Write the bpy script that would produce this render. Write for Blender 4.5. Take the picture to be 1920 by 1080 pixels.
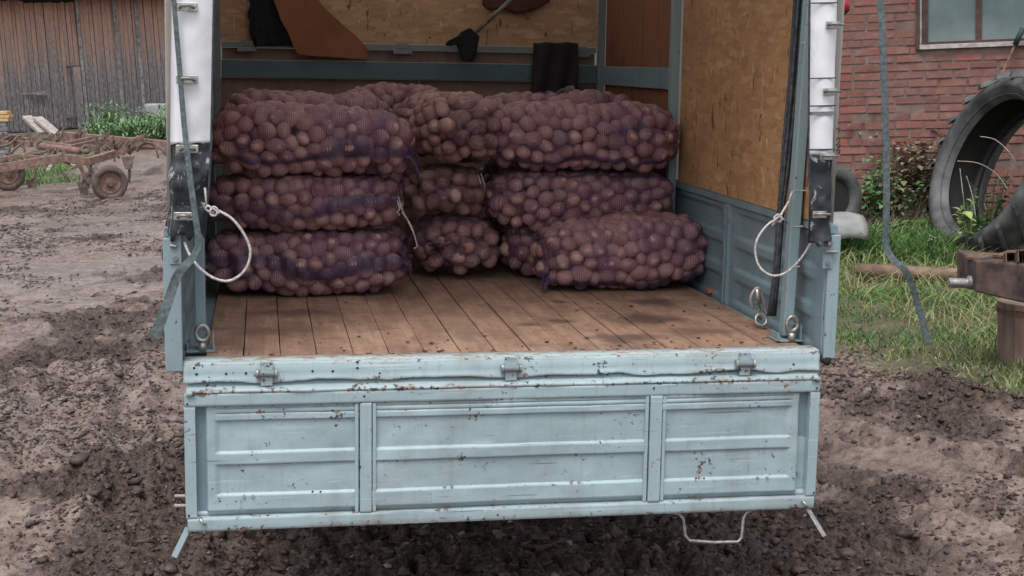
import bpy, math, random
import numpy as np
from mathutils import Vector, Matrix
random.seed(7); rng = np.random.default_rng(11)
S = bpy.context.scene
for o in list(bpy.data.objects): bpy.data.objects.remove(o)
COL = S.collection

# ------------------------------------------------------------------ camera
ROLL = .06                                  # the truck leans to its right in the soft ground
TRUCK = Matrix.Rotation(ROLL, 4, 'Y')
def axes(yaw=.1723, pitch=.1556, roll=.0161):
    cy, sy, cp, sp = math.cos(yaw), math.sin(yaw), math.cos(pitch), math.sin(pitch)
    F = Vector((sy*cp, cy*cp, -sp)); R0 = Vector((cy, -sy, 0)); U0 = R0.cross(F)
    c, s = math.cos(roll), math.sin(roll)
    return F, c*R0 + s*U0, -s*R0 + c*U0
tF, tR, tU = axes(); tC = Vector((-.751, -4.28, 1.895))
def at(u, v, X=None, Y=None, Z=None):       # photo point -> point on a plane, truck coordinates
    d = tF*2700 + tR*(u-960) - tU*(v-540)
    for i, w in enumerate((X, Y, Z)):
        if w is not None: t = (w-tC[i])/d[i]
    return tC + d*t
T3 = TRUCK.to_3x3()
wF, wR, wU, wC = T3 @ tF, T3 @ tR, T3 @ tU, T3 @ tC
def wat(u, v, X=None, Y=None, Z=None, D=None):   # the same in world coordinates
    d = wF*2700 + wR*(u-960) - wU*(v-540)
    if D is not None: return wC + d*(D/2700)
    for i, w in enumerate((X, Y, Z)):
        if w is not None: t = (w-wC[i])/d[i]
    return wC + d*t
cam = bpy.data.cameras.new('camera'); cam.lens = 2700/1920*36; cam.sensor_width = 36
cam.clip_start = .05; cam.clip_end = 800
cam_ob = bpy.data.objects.new('camera', cam); COL.objects.link(cam_ob)
m = Matrix((wR, wU, -wF)).transposed().to_4x4(); m.translation = wC
cam_ob.matrix_world = m; S.camera = cam_ob

# ------------------------------------------------------------------ light: overcast daylight
SUN_EL, SUN_AZ = math.radians(66), math.radians(200)     # azimuth from +Y towards +X; the soft light comes from behind the camera
W = bpy.data.worlds.new('World'); S.world = W; W.use_nodes = True
wn = W.node_tree; bg = wn.nodes['Background']; bg.inputs['Strength'].default_value = .15
sk = wn.nodes.new('ShaderNodeTexSky'); sk.sky_type = 'NISHITA'; sk.sun_disc = False
sk.sun_elevation = SUN_EL; sk.sun_rotation = SUN_AZ; sk.air_density = 1.0; sk.dust_density = 4; sk.ozone_density = 1.0
hs = wn.nodes.new('ShaderNodeHueSaturation'); hs.inputs['Saturation'].default_value = .30
wn.links.new(sk.outputs[0], hs.inputs['Color']); wn.links.new(hs.outputs[0], bg.inputs['Color'])
sl = bpy.data.lights.new('sun', 'SUN'); sl.energy = 1.0; sl.angle = math.radians(28); sl.color = (1, .97, .93)
so = bpy.data.objects.new('sun', sl); COL.objects.link(so)
sd = Vector((math.sin(SUN_AZ)*math.cos(SUN_EL), math.cos(SUN_AZ)*math.cos(SUN_EL), math.sin(SUN_EL)))
so.rotation_euler = sd.to_track_quat('Z', 'Y').to_euler()
S.view_settings.view_transform = 'Standard'; S.view_settings.look = 'None'
S.view_settings.exposure = .54; S.view_settings.gamma = 1; S.view_settings.use_curve_mapping = False
S.render.engine = 'CYCLES'
S.cycles.transparent_max_bounces = 24; S.cycles.max_bounces = 8; S.cycles.diffuse_bounces = 5

# ------------------------------------------------------------------ noise (numpy)
def _h(ix, iy, seed):
    n = (ix.astype(np.int64)*374761393 + iy.astype(np.int64)*668265263 + seed*1274126177) & 0xffffffff
    n = ((n ^ (n >> 13))*1274126177) & 0xffffffff
    return ((n ^ (n >> 16)) & 0xffff)/65535.0
def vnoise(x, y, seed=0):
    ix, iy = np.floor(x), np.floor(y); fx, fy = x-ix, y-iy
    fx = fx*fx*fx*(fx*(fx*6-15)+10); fy = fy*fy*fy*(fy*(fy*6-15)+10)
    a, b = _h(ix, iy, seed), _h(ix+1, iy, seed); c, d = _h(ix, iy+1, seed), _h(ix+1, iy+1, seed)
    return (a*(1-fx)+b*fx)*(1-fy) + (c*(1-fx)+d*fx)*fy
def fbm(x, y, oct=4, seed=0, gain=.5):
    s = 0; a = 1; t = 0
    for i in range(oct):
        s = s + a*vnoise(x*(2**i)+17.3*i, y*(2**i)-9.1*i, seed+i*13); t += a; a *= gain
    return s/t
def sstep(e0, e1, x):
    t = np.clip((x-e0)/(e1-e0), 0, 1); return t*t*(3-2*t)

# ------------------------------------------------------------------ mesh helpers
class MB:
    def __init__(s): s.v = []; s.f = []
    def add(s, vs, fs):
        n = len(s.v); s.v += [tuple(v) for v in vs]; s.f += [tuple(i+n for i in f) for f in fs]; return s
    def box(s, x0, x1, y0, y1, z0, z1, M=None):
        vs = [Vector((x, y, z)) for x in (x0, x1) for y in (y0, y1) for z in (z0, z1)]
        if M is not None: vs = [M @ v for v in vs]
        return s.add(vs, [(0,1,3,2), (4,6,7,5), (0,4,5,1), (2,3,7,6), (0,2,6,4), (1,5,7,3)])
    def bar(s, p, q, w, h, up=(0,0,1)):
        p, q = Vector(p), Vector(q); d = (q-p).normalized(); up = Vector(up)
        r = d.cross(up)
        if r.length < 1e-4: r = d.cross(Vector((0,1,0)))
        r.normalize(); u = r.cross(d)
        vs = [c + r*(a*w/2) + u*(b*h/2) for c in (p, q) for a, b in ((-1,-1),(1,-1),(1,1),(-1,1))]
        return s.add(vs, [(0,3,2,1), (4,5,6,7), (0,1,5,4), (1,2,6,5), (2,3,7,6), (3,0,4,7)])
    def tube(s, pts, r, seg=8, closed=False, caps=True, flat=1.0):
        pts = [Vector(p) for p in pts]; n = len(pts); rs = r if isinstance(r, (list, tuple)) else [r]*n
        prev = None; vs = []
        for i, p in enumerate(pts):
            a = pts[(i-1) % n] if (closed or i > 0) else p; b = pts[(i+1) % n] if (closed or i < n-1) else p
            d = (b-a).normalized()
            if prev is None:
                x = d.orthogonal().normalized()
            else:
                x = prev - d*prev.dot(d); x = x.normalized() if x.length > 1e-5 else d.orthogonal().normalized()
            prev = x; y = d.cross(x)
            for k in range(seg):
                t = 2*math.pi*k/seg; vs.append(p + x*(rs[i]*math.cos(t)) + y*(rs[i]*flat*math.sin(t)))
        fs = []
        for i in range(n if closed else n-1):
            for k in range(seg):
                k2 = (k+1) % seg; j = (i+1) % n
                fs.append((i*seg+k, i*seg+k2, j*seg+k2, j*seg+k))
        if caps and not closed: fs += [tuple(range(seg))[::-1], tuple((n-1)*seg+k for k in range(seg))]
        return s.add(vs, fs)
    def lathe(s, prof, M=None, seg=32, close=True):     # prof: (r, h) about local Z
        vs = []; n = len(prof)
        for k in range(seg):
            t = 2*math.pi*k/seg
            for r, h in prof:
                v = Vector((r*math.cos(t), r*math.sin(t), h)); vs.append(M @ v if M is not None else v)
        fs = []
        for k in range(seg):
            k2 = (k+1) % seg
            for i in range(n if close else n-1):
                j = (i+1) % n; fs.append((k*n+i, k2*n+i, k2*n+j, k*n+j))
        return s.add(vs, fs)
    def ribbon(s, pts, w, across, th=.002):
        pts = [Vector(p) for p in pts]; vs = []; n = len(pts); w0 = w
        for i, p in enumerate(pts):
            w = w0 if not isinstance(w0, tuple) else float(np.interp(i/(n-1), w0[0], w0[1]))
            d = (pts[min(i+1, n-1)]-pts[max(i-1, 0)]).normalized()
            a = Vector(across[i] if isinstance(across, list) else across); a = (a - d*a.dot(d)).normalized(); nn = d.cross(a)
            vs += [p-a*w/2-nn*th/2, p+a*w/2-nn*th/2, p+a*w/2+nn*th/2, p-a*w/2+nn*th/2]
        fs = [(3,2,1,0), tuple((n-1)*4+k for k in range(4))]
        for i in range(n-1):
            for k in range(4): fs.append((i*4+k, i*4+(k+1)%4, (i+1)*4+(k+1)%4, (i+1)*4+k))
        return s.add(vs, fs)
    def grid(s, V, wrap=False):          # V: (n, m, 3) array
        n, m_ = V.shape[:2]; fs = []
        for i in range(n-1):
            for j in range(m_ if wrap else m_-1):
                j2 = (j+1) % m_; fs.append((i*m_+j, i*m_+j2, (i+1)*m_+j2, (i+1)*m_+j))
        return s.add([tuple(p) for p in V.reshape(-1, 3)], fs)
    def mesh(s, name, smooth=False):
        me = bpy.data.meshes.new(name); me.from_pydata(s.v, [], s.f); me.update()
        if smooth: me.polygons.foreach_set('use_smooth', [True]*len(me.polygons))
        return me
    def build(s, name, mat, parent=None, smooth=False, bevel=0, solid=0, auto=False, weld=False):
        me = s.mesh(name, smooth); o = bpy.data.objects.new(name, me); COL.objects.link(o)
        if mat: me.materials.append(mat)
        if parent: o.parent = parent
        if solid:
            md = o.modifiers.new('solid', 'SOLIDIFY'); md.thickness = solid; md.offset = 0
        if bevel:
            md = o.modifiers.new('bevel', 'BEVEL'); md.width = bevel; md.segments = 2; md.limit_method = 'ANGLE'; md.angle_limit = .6
            me.polygons.foreach_set('use_smooth', [True]*len(me.polygons)); 
            md.harden_normals = True
        return o
def np_mesh(name, V, Fc, mat, parent=None, smooth=True, attrs=None):
    """V (n,3); Fc (k,3 or 4) int arrays."""
    me = bpy.data.meshes.new(name); V = np.asarray(V, np.float32); Fc = np.asarray(Fc, np.int32); k = Fc.shape[1]
    me.vertices.add(len(V)); me.vertices.foreach_set('co', V.ravel())
    me.loops.add(Fc.size); me.loops.foreach_set('vertex_index', Fc.ravel())
    me.polygons.add(len(Fc)); me.polygons.foreach_set('loop_start', np.arange(0, Fc.size, k, dtype=np.int32))
    me.update(calc_edges=True)
    me.polygons.foreach_set('use_smooth', np.full(len(Fc), smooth))
    if attrs:
        for n_, a in attrs.items():
            at_ = me.attributes.new(n_, 'FLOAT', 'POINT'); at_.data.foreach_set('value', np.asarray(a, np.float32))
    if mat: me.materials.append(mat)
    o = bpy.data.objects.new(name, me); COL.objects.link(o)
    if parent: o.parent = parent
    return o
def gridfaces(n, m_):
    i, j = np.meshgrid(np.arange(n-1), np.arange(m_-1), indexing='ij'); a = (i*m_+j).ravel()
    return np.stack([a, a+m_, a+m_+1, a+1], 1)
TF = []                                     # top-level things that share the truck's lean
def tag(o, label=None, cat=None, group=None, kind=None, tf=False):
    if label: o['label'] = label
    if cat: o['category'] = cat
    if group: o['group'] = group
    if kind: o['kind'] = kind
    if tf: TF.append(o)
    return o
def thing(name, label, cat, loc=(0,0,0), rz=0, group=None, tf=False):
    o = bpy.data.objects.new(name, None); COL.objects.link(o); o.empty_display_size = .1
    o.location = loc; o.rotation_euler = (0, 0, rz); return tag(o, label, cat, group, tf=tf)

# ------------------------------------------------------------------ materials
class NB:
    def __init__(s, name):
        s.m = bpy.data.materials.new(name); s.m.use_nodes = True; s.t = s.m.node_tree
        s.b = s.t.nodes['Principled BSDF']; s.out = s.t.nodes['Material Output']; s._tc = None
    def n(s, typ, ins=None, **props):
        nd = s.t.nodes.new('ShaderNode'+typ)
        for k, v in props.items(): setattr(nd, k, v)
        for k, v in (ins or {}).items(): s.set(nd, k, v)
        return nd
    def set(s, nd, k, v):
        sock = nd.inputs[k]
        if isinstance(v, bpy.types.NodeSocket): s.t.links.new(v, sock)
        else: sock.default_value = (*v, 1) if isinstance(v, (tuple, list)) and len(v) == 3 and sock.type == 'RGBA' else v
    def co(s, scale=(1,1,1), rot=(0,0,0), kind='Object', src=None):
        if s._tc is None: s._tc = s.n('TexCoord')
        mp = s.n('Mapping', {'Scale': scale, 'Rotation': rot}); s.t.links.new(src or s._tc.outputs[kind], mp.inputs[0]); return mp.outputs[0]
    def noise(s, scale, detail=4, rough=.55, co=None, dist=0, w=None):
        return s.n('TexNoise', {'Vector': co if co is not None else s.co(), 'Scale': scale, 'Detail': detail, 'Roughness': rough, 'Distortion': dist}).outputs['Fac']
    def vor(s, scale, co=None, feature='F1', out='Distance', rand=1):
        return s.n('TexVoronoi', {'Vector': co if co is not None else s.co(), 'Scale': scale, 'Randomness': rand}, feature=feature).outputs[out]
    def ramp(s, fac, stops, interp='LINEAR'):
        r = s.n('ValToRGB'); r.color_ramp.interpolation = interp; e = r.color_ramp.elements
        while len(e) < len(stops): e.new(.5)
        for i, (p, c) in enumerate(stops):
            e[i].position = p; e[i].color = (c, c, c, 1) if isinstance(c, (int, float)) else (*c, 1)
        s.t.links.new(fac, r.inputs[0]); return r.outputs[0]
    def mix(s, fac, a, b, mode='MIX'):
        nd = s.n('Mix', data_type='RGBA', blend_type=mode)
        for i, v in ((0, fac), (6, a), (7, b)):
            sock = nd.inputs[i]
            if isinstance(v, bpy.types.NodeSocket): s.t.links.new(v, sock)
            else: sock.default_value = (*v, 1) if isinstance(v, (tuple, list)) else v
        return nd.outputs[2]
    def math(s, op, a, b=0.0, c=None):
        nd = s.n('Math', operation=op)
        for i, v in enumerate((a, b) if c is None else (a, b, c)):
            if isinstance(v, bpy.types.NodeSocket): s.t.links.new(v, nd.inputs[i])
            else: nd.inputs[i].default_value = v
        return nd.outputs[0]
    def sep(s, v): return s.n('SeparateXYZ', {'Vector': v}).outputs
    def attr(s, name): return s.n('Attribute', attribute_name=name).outputs['Fac']
    def rand(s): return s.n('ObjectInfo').outputs['Random']
    def bump(s, h, strength=.5, dist=.01, normal=None):
        nd = s.n('Bump', {'Height': h, 'Strength': strength, 'Distance': dist})
        if normal is not None: s.t.links.new(normal, nd.inputs['Normal'])
        return nd.outputs[0]
    def edge(s, radius=.004):            # 1 on sharp edges
        bv = s.n('Bevel', {'Radius': radius}, samples=4); g = s.n('NewGeometry')
        d = s.n('VectorMath', {0: bv.outputs[0], 1: g.outputs['Normal']}, operation='DOT_PRODUCT').outputs['Value']
        return s.math('SUBTRACT', 1.0, d)
    def done(s, base, rough=.6, metal=0, normal=None, spec=None, alpha=None, **kw):
        s.set(s.b, 'Base Color', base); s.set(s.b, 'Roughness', rough); s.set(s.b, 'Metallic', metal)
        if normal is not None: s.set(s.b, 'Normal', normal)
        if spec is not None: s.set(s.b, 'Specular IOR Level', spec)
        if alpha is not None: s.set(s.b, 'Alpha', alpha)
        for k, v in kw.items(): s.set(s.b, k, v)
        return s.m

def mat_paint(name, col, rust=.5, dirt=.5, rough=.42, dirtcol=(.16,.12,.09), edgewear=True, bands=None):
    b = NB(name); c = b.co()
    big = b.noise(2.2, 4, co=c); fine = b.noise(62, 6, .68, co=c); mid = b.noise(9, 5, .6, co=c)
    base = b.mix(b.ramp(big, [(.3, 0), (.7, 1)]), tuple(x*.90 for x in col), tuple(min(x*1.08, .9) for x in col))
    # wiped dirt film
    streak = b.noise(5, 5, .65, co=b.co((1, 1, .35)))
    base = b.mix(b.ramp(streak, [(.50, 0), (.78, .55*dirt)]), base, dirtcol)
    base = b.mix(b.ramp(b.noise(70, 3, .7, co=c), [(.60, 0), (.75, .30*dirt)]), base, (.10,.085,.07))
    drip = b.noise(1.0, 4, .6, co=b.co((38, 38, 2.2)))
    base = b.mix(b.ramp(drip, [(.56, 0), (.72, .40*dirt)]), base, tuple(x*.55+y*.35 for x, y in zip(dirtcol, col)))
    if bands:
        low = b.ramp(b.sep(c)[2], [(.50, 1), (.70, 0)])
        spl = b.ramp(b.vor(55, co=c), [(.10, 1), (.22, 0)]); spn = b.ramp(b.noise(6, 3, co=c), [(.50, 0), (.60, 1)])
        base = b.mix(b.math('MULTIPLY', b.math('MULTIPLY', spl, spn), b.math('ADD', .15, b.math('MULTIPLY', low, .65))), base, (.15,.11,.09))
        scr = b.noise(3.4, 2, .4, co=b.co((1, 1, 34), (0, -1.15, 0)))
        base = b.mix(b.ramp(scr, [(.70, 0), (.73, .6)]), base, (.07,.075,.08))
        scr = b.noise(3.1, 2, .4, co=b.co((1, 1, 30), (0, .05, 0)))
        base = b.mix(b.ramp(scr, [(.66, 0), (.70, .45)]), base, (.50,.58,.60))
    # chips down to dark primer, some with a rusty heart
    chipn = b.math('ADD', fine, b.math('MULTIPLY', mid, .55))
    if edgewear:
        chipn = b.math('ADD', chipn, b.math('MULTIPLY', b.math('MINIMUM', b.edge(), .35), .70))
    if bands:                     # edges that rub and knock: heights (m) where the paint is worn through
        zz = b.sep(c)[2]
        for z0, w_, k_ in bands:
            q = b.math('DIVIDE', b.math('SUBTRACT', zz, z0), w_); g = b.math('MAXIMUM', b.math('SUBTRACT', 1.0, b.math('MULTIPLY', q, q)), 0.0)
            chipn = b.math('ADD', chipn, b.math('MULTIPLY', g, k_))
            base = b.mix(b.math('MULTIPLY', g, b.ramp(streak, [(.35, 0), (.6, .45)])), base, (.20,.155,.125))
    th = 1.095 - .10*rust
    chip = b.ramp(chipn, [(th-.06 if th < 1 else .93, 0), (min(th-.03, .97), 1)])
    rcol = b.mix(b.ramp(b.noise(30, 3, co=c), [(.45, 0), (.6, 1)]), (.035,.035,.04), (.19,.085,.045))
    base = b.mix(chip, base, rcol)
    # scratches
    sc = b.noise(6, 3, .5, co=b.co((1, 1, 14), (0, .6, 0)), dist=.3)
    base = b.mix(b.ramp(sc, [(.715, 0), (.73, .5)]), base, tuple(min(x*1.35, .85) for x in col))
    h = b.math('ADD', b.math('MULTIPLY', chip, -.4), b.math('MULTIPLY', b.noise(14, 3, co=c), .5))
    return b.done(base, b.math('ADD', b.math('MULTIPLY', mid, .25), rough-.1), 0, b.bump(h, .35, .003))
M_tail = mat_paint('paint_pale_blue', (.325,.430,.460), rust=.78, dirt=.8, bands=((.916,.014,.095), (.996,.007,.08), (.943,.010,.07), (.497,.012,.08), (.530,.004,.06), (.872,.005,.07)))
M_cap = mat_paint('paint_end_cap', (.255,.345,.375), rust=.9, dirt=.8)
M_side = mat_paint('paint_grey_blue', (.20,.285,.325), rust=.7, dirt=.6, dirtcol=(.09,.08,.07))
M_post = mat_paint('paint_post', (.23,.32,.35), rust=.8, dirt=.5)
M_teal = mat_paint('paint_teal', (.055,.115,.125), rust=.5, dirt=.5, dirtcol=(.05,.04,.035))
M_greyrail = mat_paint('paint_rail', (.17,.20,.225), rust=.6, dirt=.8, dirtcol=(.08,.065,.055))

def mat_simple(name, col, rough=.6, metal=0, var=.25, scale=20, bump=.3, col2=None):
    b = NB(name); c = b.co(); n = b.noise(scale, 5, .6, co=c)
    base = b.mix(b.ramp(n, [(.35, 0), (.68, 1)]), tuple(x*(1-var) for x in col), col2 or tuple(min(1, x*(1+var)) for x in col))
    return b.done(base, rough, metal, b.bump(n, bump, .004))
M_dark = mat_simple('black_gap', (.012,.012,.013), .8)
M_oldgap = mat_simple('sooty_wood', (.035,.032,.034), .9, 0, .4, 8, .5, (.075,.07,.072))
M_zinc = mat_simple('zinc_plated', (.42,.42,.40), .38, .75, .35, 60, .3, (.55,.54,.5))
M_bare = mat_simple('dull_metal', (.30,.30,.29), .5, .5, .4, 50)
M_rusty = mat_simple('rusty_metal', (.15,.075,.05), .8, .1, .4, 25, .6, (.22,.13,.09))
M_cord = mat_simple('black_cord', (.030,.034,.040), .55, 0, .5, 60, .5, (.07,.078,.088))
M_strap = mat_simple('strap_webbing', (.075,.10,.105), .75, 0, .3, 80, .5, (.13,.165,.175))
M_rope = mat_simple('white_rope', (.42,.39,.38), .7, 0, .3, 130, .8, (.66,.63,.62))
M_rubber = mat_simple('old_rubber', (.050,.053,.057), .62, 0, .35, 7, .5, (.115,.118,.120))
M_red = mat_simple('red_lens', (.55,.012,.03), .3, 0, .15, 30, .1)
M_orange = mat_simple('orange_plastic', (.62,.13,.05), .5, 0, .15, 30, .1)

def mat_floorwood():
    b = NB('bed_boards'); c = b.co()
    grain = b.noise(3.2, 6, .65, co=b.co((9, .45, 9)), dist=.4)
    fine = b.noise(14, 4, .7, co=b.co((14, .7, 14)))
    base = b.ramp(grain, [(.25, (.22,.130,.084)), (.5, (.33,.205,.142)), (.75, (.43,.290,.215))])
    base = b.mix(b.math('MULTIPLY', b.rand(), .35), base, (.20,.110,.070))
    base = b.mix(b.ramp(fine, [(.5, 0), (.72, .45)]), base, (.12,.065,.04))
    # trodden dirt: broad stains that lie where the boots went
    xyz = b.sep(c)
    def spot(x, y, rx, ry, k, prev):
        dx = b.math('DIVIDE', b.math('SUBTRACT', xyz[0], x), rx); dy = b.math('DIVIDE', b.math('SUBTRACT', xyz[1], y), ry)
        d = b.math('SQRT', b.math('ADD', b.math('MULTIPLY', dx, dx), b.math('MULTIPLY', dy, dy)))
        d = b.math('ADD', d, b.math('MULTIPLY', b.math('SUBTRACT', b.noise(9, 5, .65, co=c), .5), 1.8))
        return b.math('MAXIMUM', prev, b.ramp(d, [(.35, k), (1.0, 0)]))
    st = b.ramp(b.noise(2.6, 5, .6, co=c), [(.56, 0), (.74, .45)])
    for a in ((.58,.62,.16,.16,.95), (.42,.28,.16,.10,.8), (.72,.98,.14,.12,.9), (.70,.36,.13,.10,.6), (.35,1.02,.05,.06,.8), (-.60,.85,.22,.13,.75), (-.72,.50,.20,.12,.5), (.15,.55,.06,.05,.7), (.28,.60,.07,.05,.8)):
        st = spot(*a, st)
    base = b.mix(b.ramp(b.noise(5, 6, .7, co=b.co((1.8,.8,1))), [(.44, 0), (.62, .8)]), base, (.170,.100,.070))
    base = b.mix(b.ramp(b.noise(19, 5, .75, co=b.co((.45,1,1))), [(.56, 0), (.66, .75)]), base, (.125,.070,.05))
    base = b.mix(b.ramp(b.noise(8, 5, .7, co=b.co((1.2,.5,1))), [(.64, 0), (.74, .4)]), base, (.46,.36,.30))
    base = b.mix(st, base, (.085,.050,.038))
    crumbs = b.ramp(b.noise(75, 3, .7, co=b.co((.55, 1, 1))), [(.70, 0), (.74, .8)])
    near = b.ramp(b.math('ADD', b.math('MULTIPLY', xyz[1], -.6), b.noise(7, 4, .6, co=c)), [(.12, .1), (.5, 1)])
    base = b.mix(b.math('MULTIPLY', crumbs, near), base, (.09,.04,.028))
    h = b.math('ADD', b.math('MULTIPLY', grain, .6), b.math('MULTIPLY', fine, .4))
    return b.done(base, b.math('SUBTRACT', .82, b.math('MULTIPLY', st, .25)), 0, b.bump(h, .5, .004))
M_floor = mat_floorwood()

def mat_osb(name, tone=(1,1,1)):
    b = NB(name); base = None; hs_ = []
    xyz = b.co()
    for i, (rot, sc) in enumerate((((0,0,0),(14,14,46)), ((.9,.7,0),(16,16,60)), ((-.8,-.7,0),(15,15,52)), ((1.5,1.35,0),(13,13,44)))):
        cc = b.co(sc, rot)
        v = b.n('TexVoronoi', {'Vector': cc, 'Scale': 1.0}, feature='F1')
        col = b.ramp(b.sep(v.outputs['Color'])[0], [(0, (.20*tone[0],.10*tone[1],.042*tone[2])), (.45, (.34*tone[0],.18*tone[1],.080*tone[2])), (.85, (.40*tone[0],.225*tone[1],.105*tone[2])), (1, (.50*tone[0],.32*tone[1],.17*tone[2]))])
        sel = b.ramp(b.sep(v.outputs['Color'])[1], [(.45, 0), (.5, 1)])
        base = col if base is None else b.mix(sel, base, col); hs_.append(b.sep(v.outputs['Color'])[2])
    base = b.mix(.50, base, (.37*tone[0],.205*tone[1],.100*tone[2]))
    dk = b.n('TexVoronoi', {'Vector': b.co((26, 26, 34), (.5, .4, 0)), 'Scale': 1.0}); 
    slit = b.noise(11, 3, .5, co=b.co((3.2, 3.2, 1), (.45, .35, 0)), dist=1.2)
    base = b.mix(b.ramp(slit, [(.64, 0), (.67, .8)]), base, (.06,.03,.016))
    lt = b.noise(9, 3, .5, co=b.co((4.2, 4.2, 1), (-.3, -.2, 0)), dist=.8)
    base = b.mix(b.ramp(lt, [(.66, 0), (.70, .6)]), base, (.58*tone[0],.42*tone[1],.28*tone[2]))
    base = b.mix(b.ramp(b.noise(1.7, 4, .6), [(.45, 0), (.75, .45)]), base, (.20,.11,.055))
    return b.done(base, .7, 0, b.bump(b.math('ADD', hs_[1], b.noise(40, 3)), .25, .003))
M_osb = mat_osb('strand_board', (1.28,1.32,1.35)); M_osb2 = mat_osb('strand_board_pale', (1.25,1.40,1.75))
def mat_ply(name, a, c2, axis=(7, 7, .6)):
    b = NB(name); g = b.noise(3, 6, .6, co=b.co(axis), dist=.5)
    base = b.ramp(g, [(.3, a), (.7, c2)]); base = b.mix(b.ramp(b.noise(2.5, 5, .6), [(.5, 0), (.75, .6)]), base, tuple(x*.45 for x in a))
    return b.done(base, .65, 0, b.bump(g, .3, .003))
M_plyred = mat_ply('plywood_red_brown', (.17,.062,.032), (.26,.115,.060))
M_plybrown = mat_ply('plywood_brown', (.19,.115,.09), (.28,.175,.135))
M_plyorange = mat_ply('plywood_orange', (.20,.066,.028), (.27,.095,.042), (2, 2, 2))

def mat_tarp(name, col, worn=False):
    b = NB(name); c = b.co(); n1 = b.noise(7, 4, .6, co=c); 
    base = b.mix(b.ramp(b.noise(3.5, 5, .6, co=b.co((1,1,.5))), [(.45, 0), (.8, .5)]), col, tuple(x*.72 for x in col))
    if worn:
        w = b.math('ADD', b.noise(16, 6, .72, co=b.co((1,1,.8)), dist=.8), b.math('MULTIPLY', b.noise(3, 2, .5, co=c), .5))
        base = b.mix(b.ramp(w, [(.78, 0), (.82, .85)]), base, (.42,.44,.46))
        rgh = .62
    else:
        g = b.noise(12, 6, .75, co=b.co((1.6,1.6,.6)), dist=.5)
        base = b.mix(b.ramp(g, [(.60, 0), (.74, .4)]), base, (.36,.35,.34)); rgh = .45
    return b.done(base, rgh, 0, b.bump(n1, .25, .006))
M_white = mat_tarp('white_tarpaulin', (.74,.76,.79)); M_black = mat_tarp('black_tarpaulin', (.022,.030,.036), True)
b = NB('translucent_tarpaulin')          # thin white cover: daylight glows through it into the hold
tr_ = b.n('BsdfTranslucent', {'Color': (.74,.72,.68)}); b.done((.55,.56,.58), .5); mx_ = b.n('MixShader', {0: .72})
b.t.links.new(b.b.outputs[0], mx_.inputs[1]); b.t.links.new(tr_.outputs[0], mx_.inputs[2]); b.t.links.new(mx_.outputs[0], b.out.inputs[0]); M_tarpout = b.m

def mat_potato(name, a, c2):
    b = NB(name); c = b.co()
    base = b.mix(b.rand(), a, c2)
    base = b.mix(b.ramp(b.noise(28, 5, .65, co=c), [(.42, 0), (.70, .55)]), base, (.16,.085,.075))
    base = b.mix(b.ramp(b.noise(120, 3, .7, co=c), [(.62, 0), (.72, .5)]), base, (.30,.20,.155))
    eyes = b.ramp(b.vor(38, co=c), [(.06, .75), (.13, 0)])
    base = b.mix(eyes, base, (.055,.03,.025))
    return b.done(base, b.math('ADD', .36, b.math('MULTIPLY', b.noise(20, 3, co=c), .25)), 0, b.bump(b.noise(60, 4, .6, co=c), .25, .003), spec=.45)
M_potato = mat_potato('potato_skin', (.39,.205,.190), (.53,.325,.290))

def mat_net(name, col, lines=.48, veil=.14, pitch=.0085):
    b = NB(name)
    u, v = b.attr('nu'), b.attr('nv'); seam = b.attr('seam'); ruck = b.attr('ruck')
    wob = b.math('MULTIPLY', b.math('SUBTRACT', b.noise(11, 3), .5), .02)
    def line(x, p, k):
        ph = b.math('MULTIPLY', b.math('ADD', x, wob), 2*math.pi/p)
        return b.ramp(b.math('MULTIPLY_ADD', b.math('SINE', ph), .5, .5), [(k, 0), (min(k+.2, 1), 1)])
    l1 = line(u, pitch, .62); l2 = line(v, pitch*.9, .78)
    pat = b.math('MAXIMUM', l1, b.math('MULTIPLY', l2, .45))
    blot = b.ramp(b.noise(6, 4, .6), [(.36, .40), (.64, 1.45)])
    a = b.math('ADD', b.math('MULTIPLY', b.math('MULTIPLY', pat, lines), blot), b.math('MULTIPLY', blot, veil))
    a = b.math('ADD', a, b.math('MULTIPLY', seam, b.math('ADD', .58, b.math('MULTIPLY', line(u, .011, .4), .32))))
    a = b.math('MINIMUM', b.math('ADD', a, b.math('MULTIPLY', ruck, .45)), .97)
    cc = b.mix(b.math('MULTIPLY', pat, .7), tuple(x*.75 for x in col), tuple(min(x*1.9, 1) for x in col))
    cc = b.mix(b.math('MULTIPLY', seam, .75), cc, (.036,.023,.058))
    glint = b.ramp(b.noise(330, 2, .6), [(.63, 0), (.70, 1)])
    cc = b.mix(b.math('MULTIPLY', glint, .35), cc, (.45,.38,.45))
    a = b.math('MINIMUM', b.math('ADD', a, b.math('MULTIPLY', glint, .12)), .97)
    return b.done(cc, .42, 0, alpha=a, spec=.5)
M_net = mat_net('violet_net', (.120,.058,.112)); M_net2 = mat_net('brown_violet_net', (.105,.052,.075), .26, .10)

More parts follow.
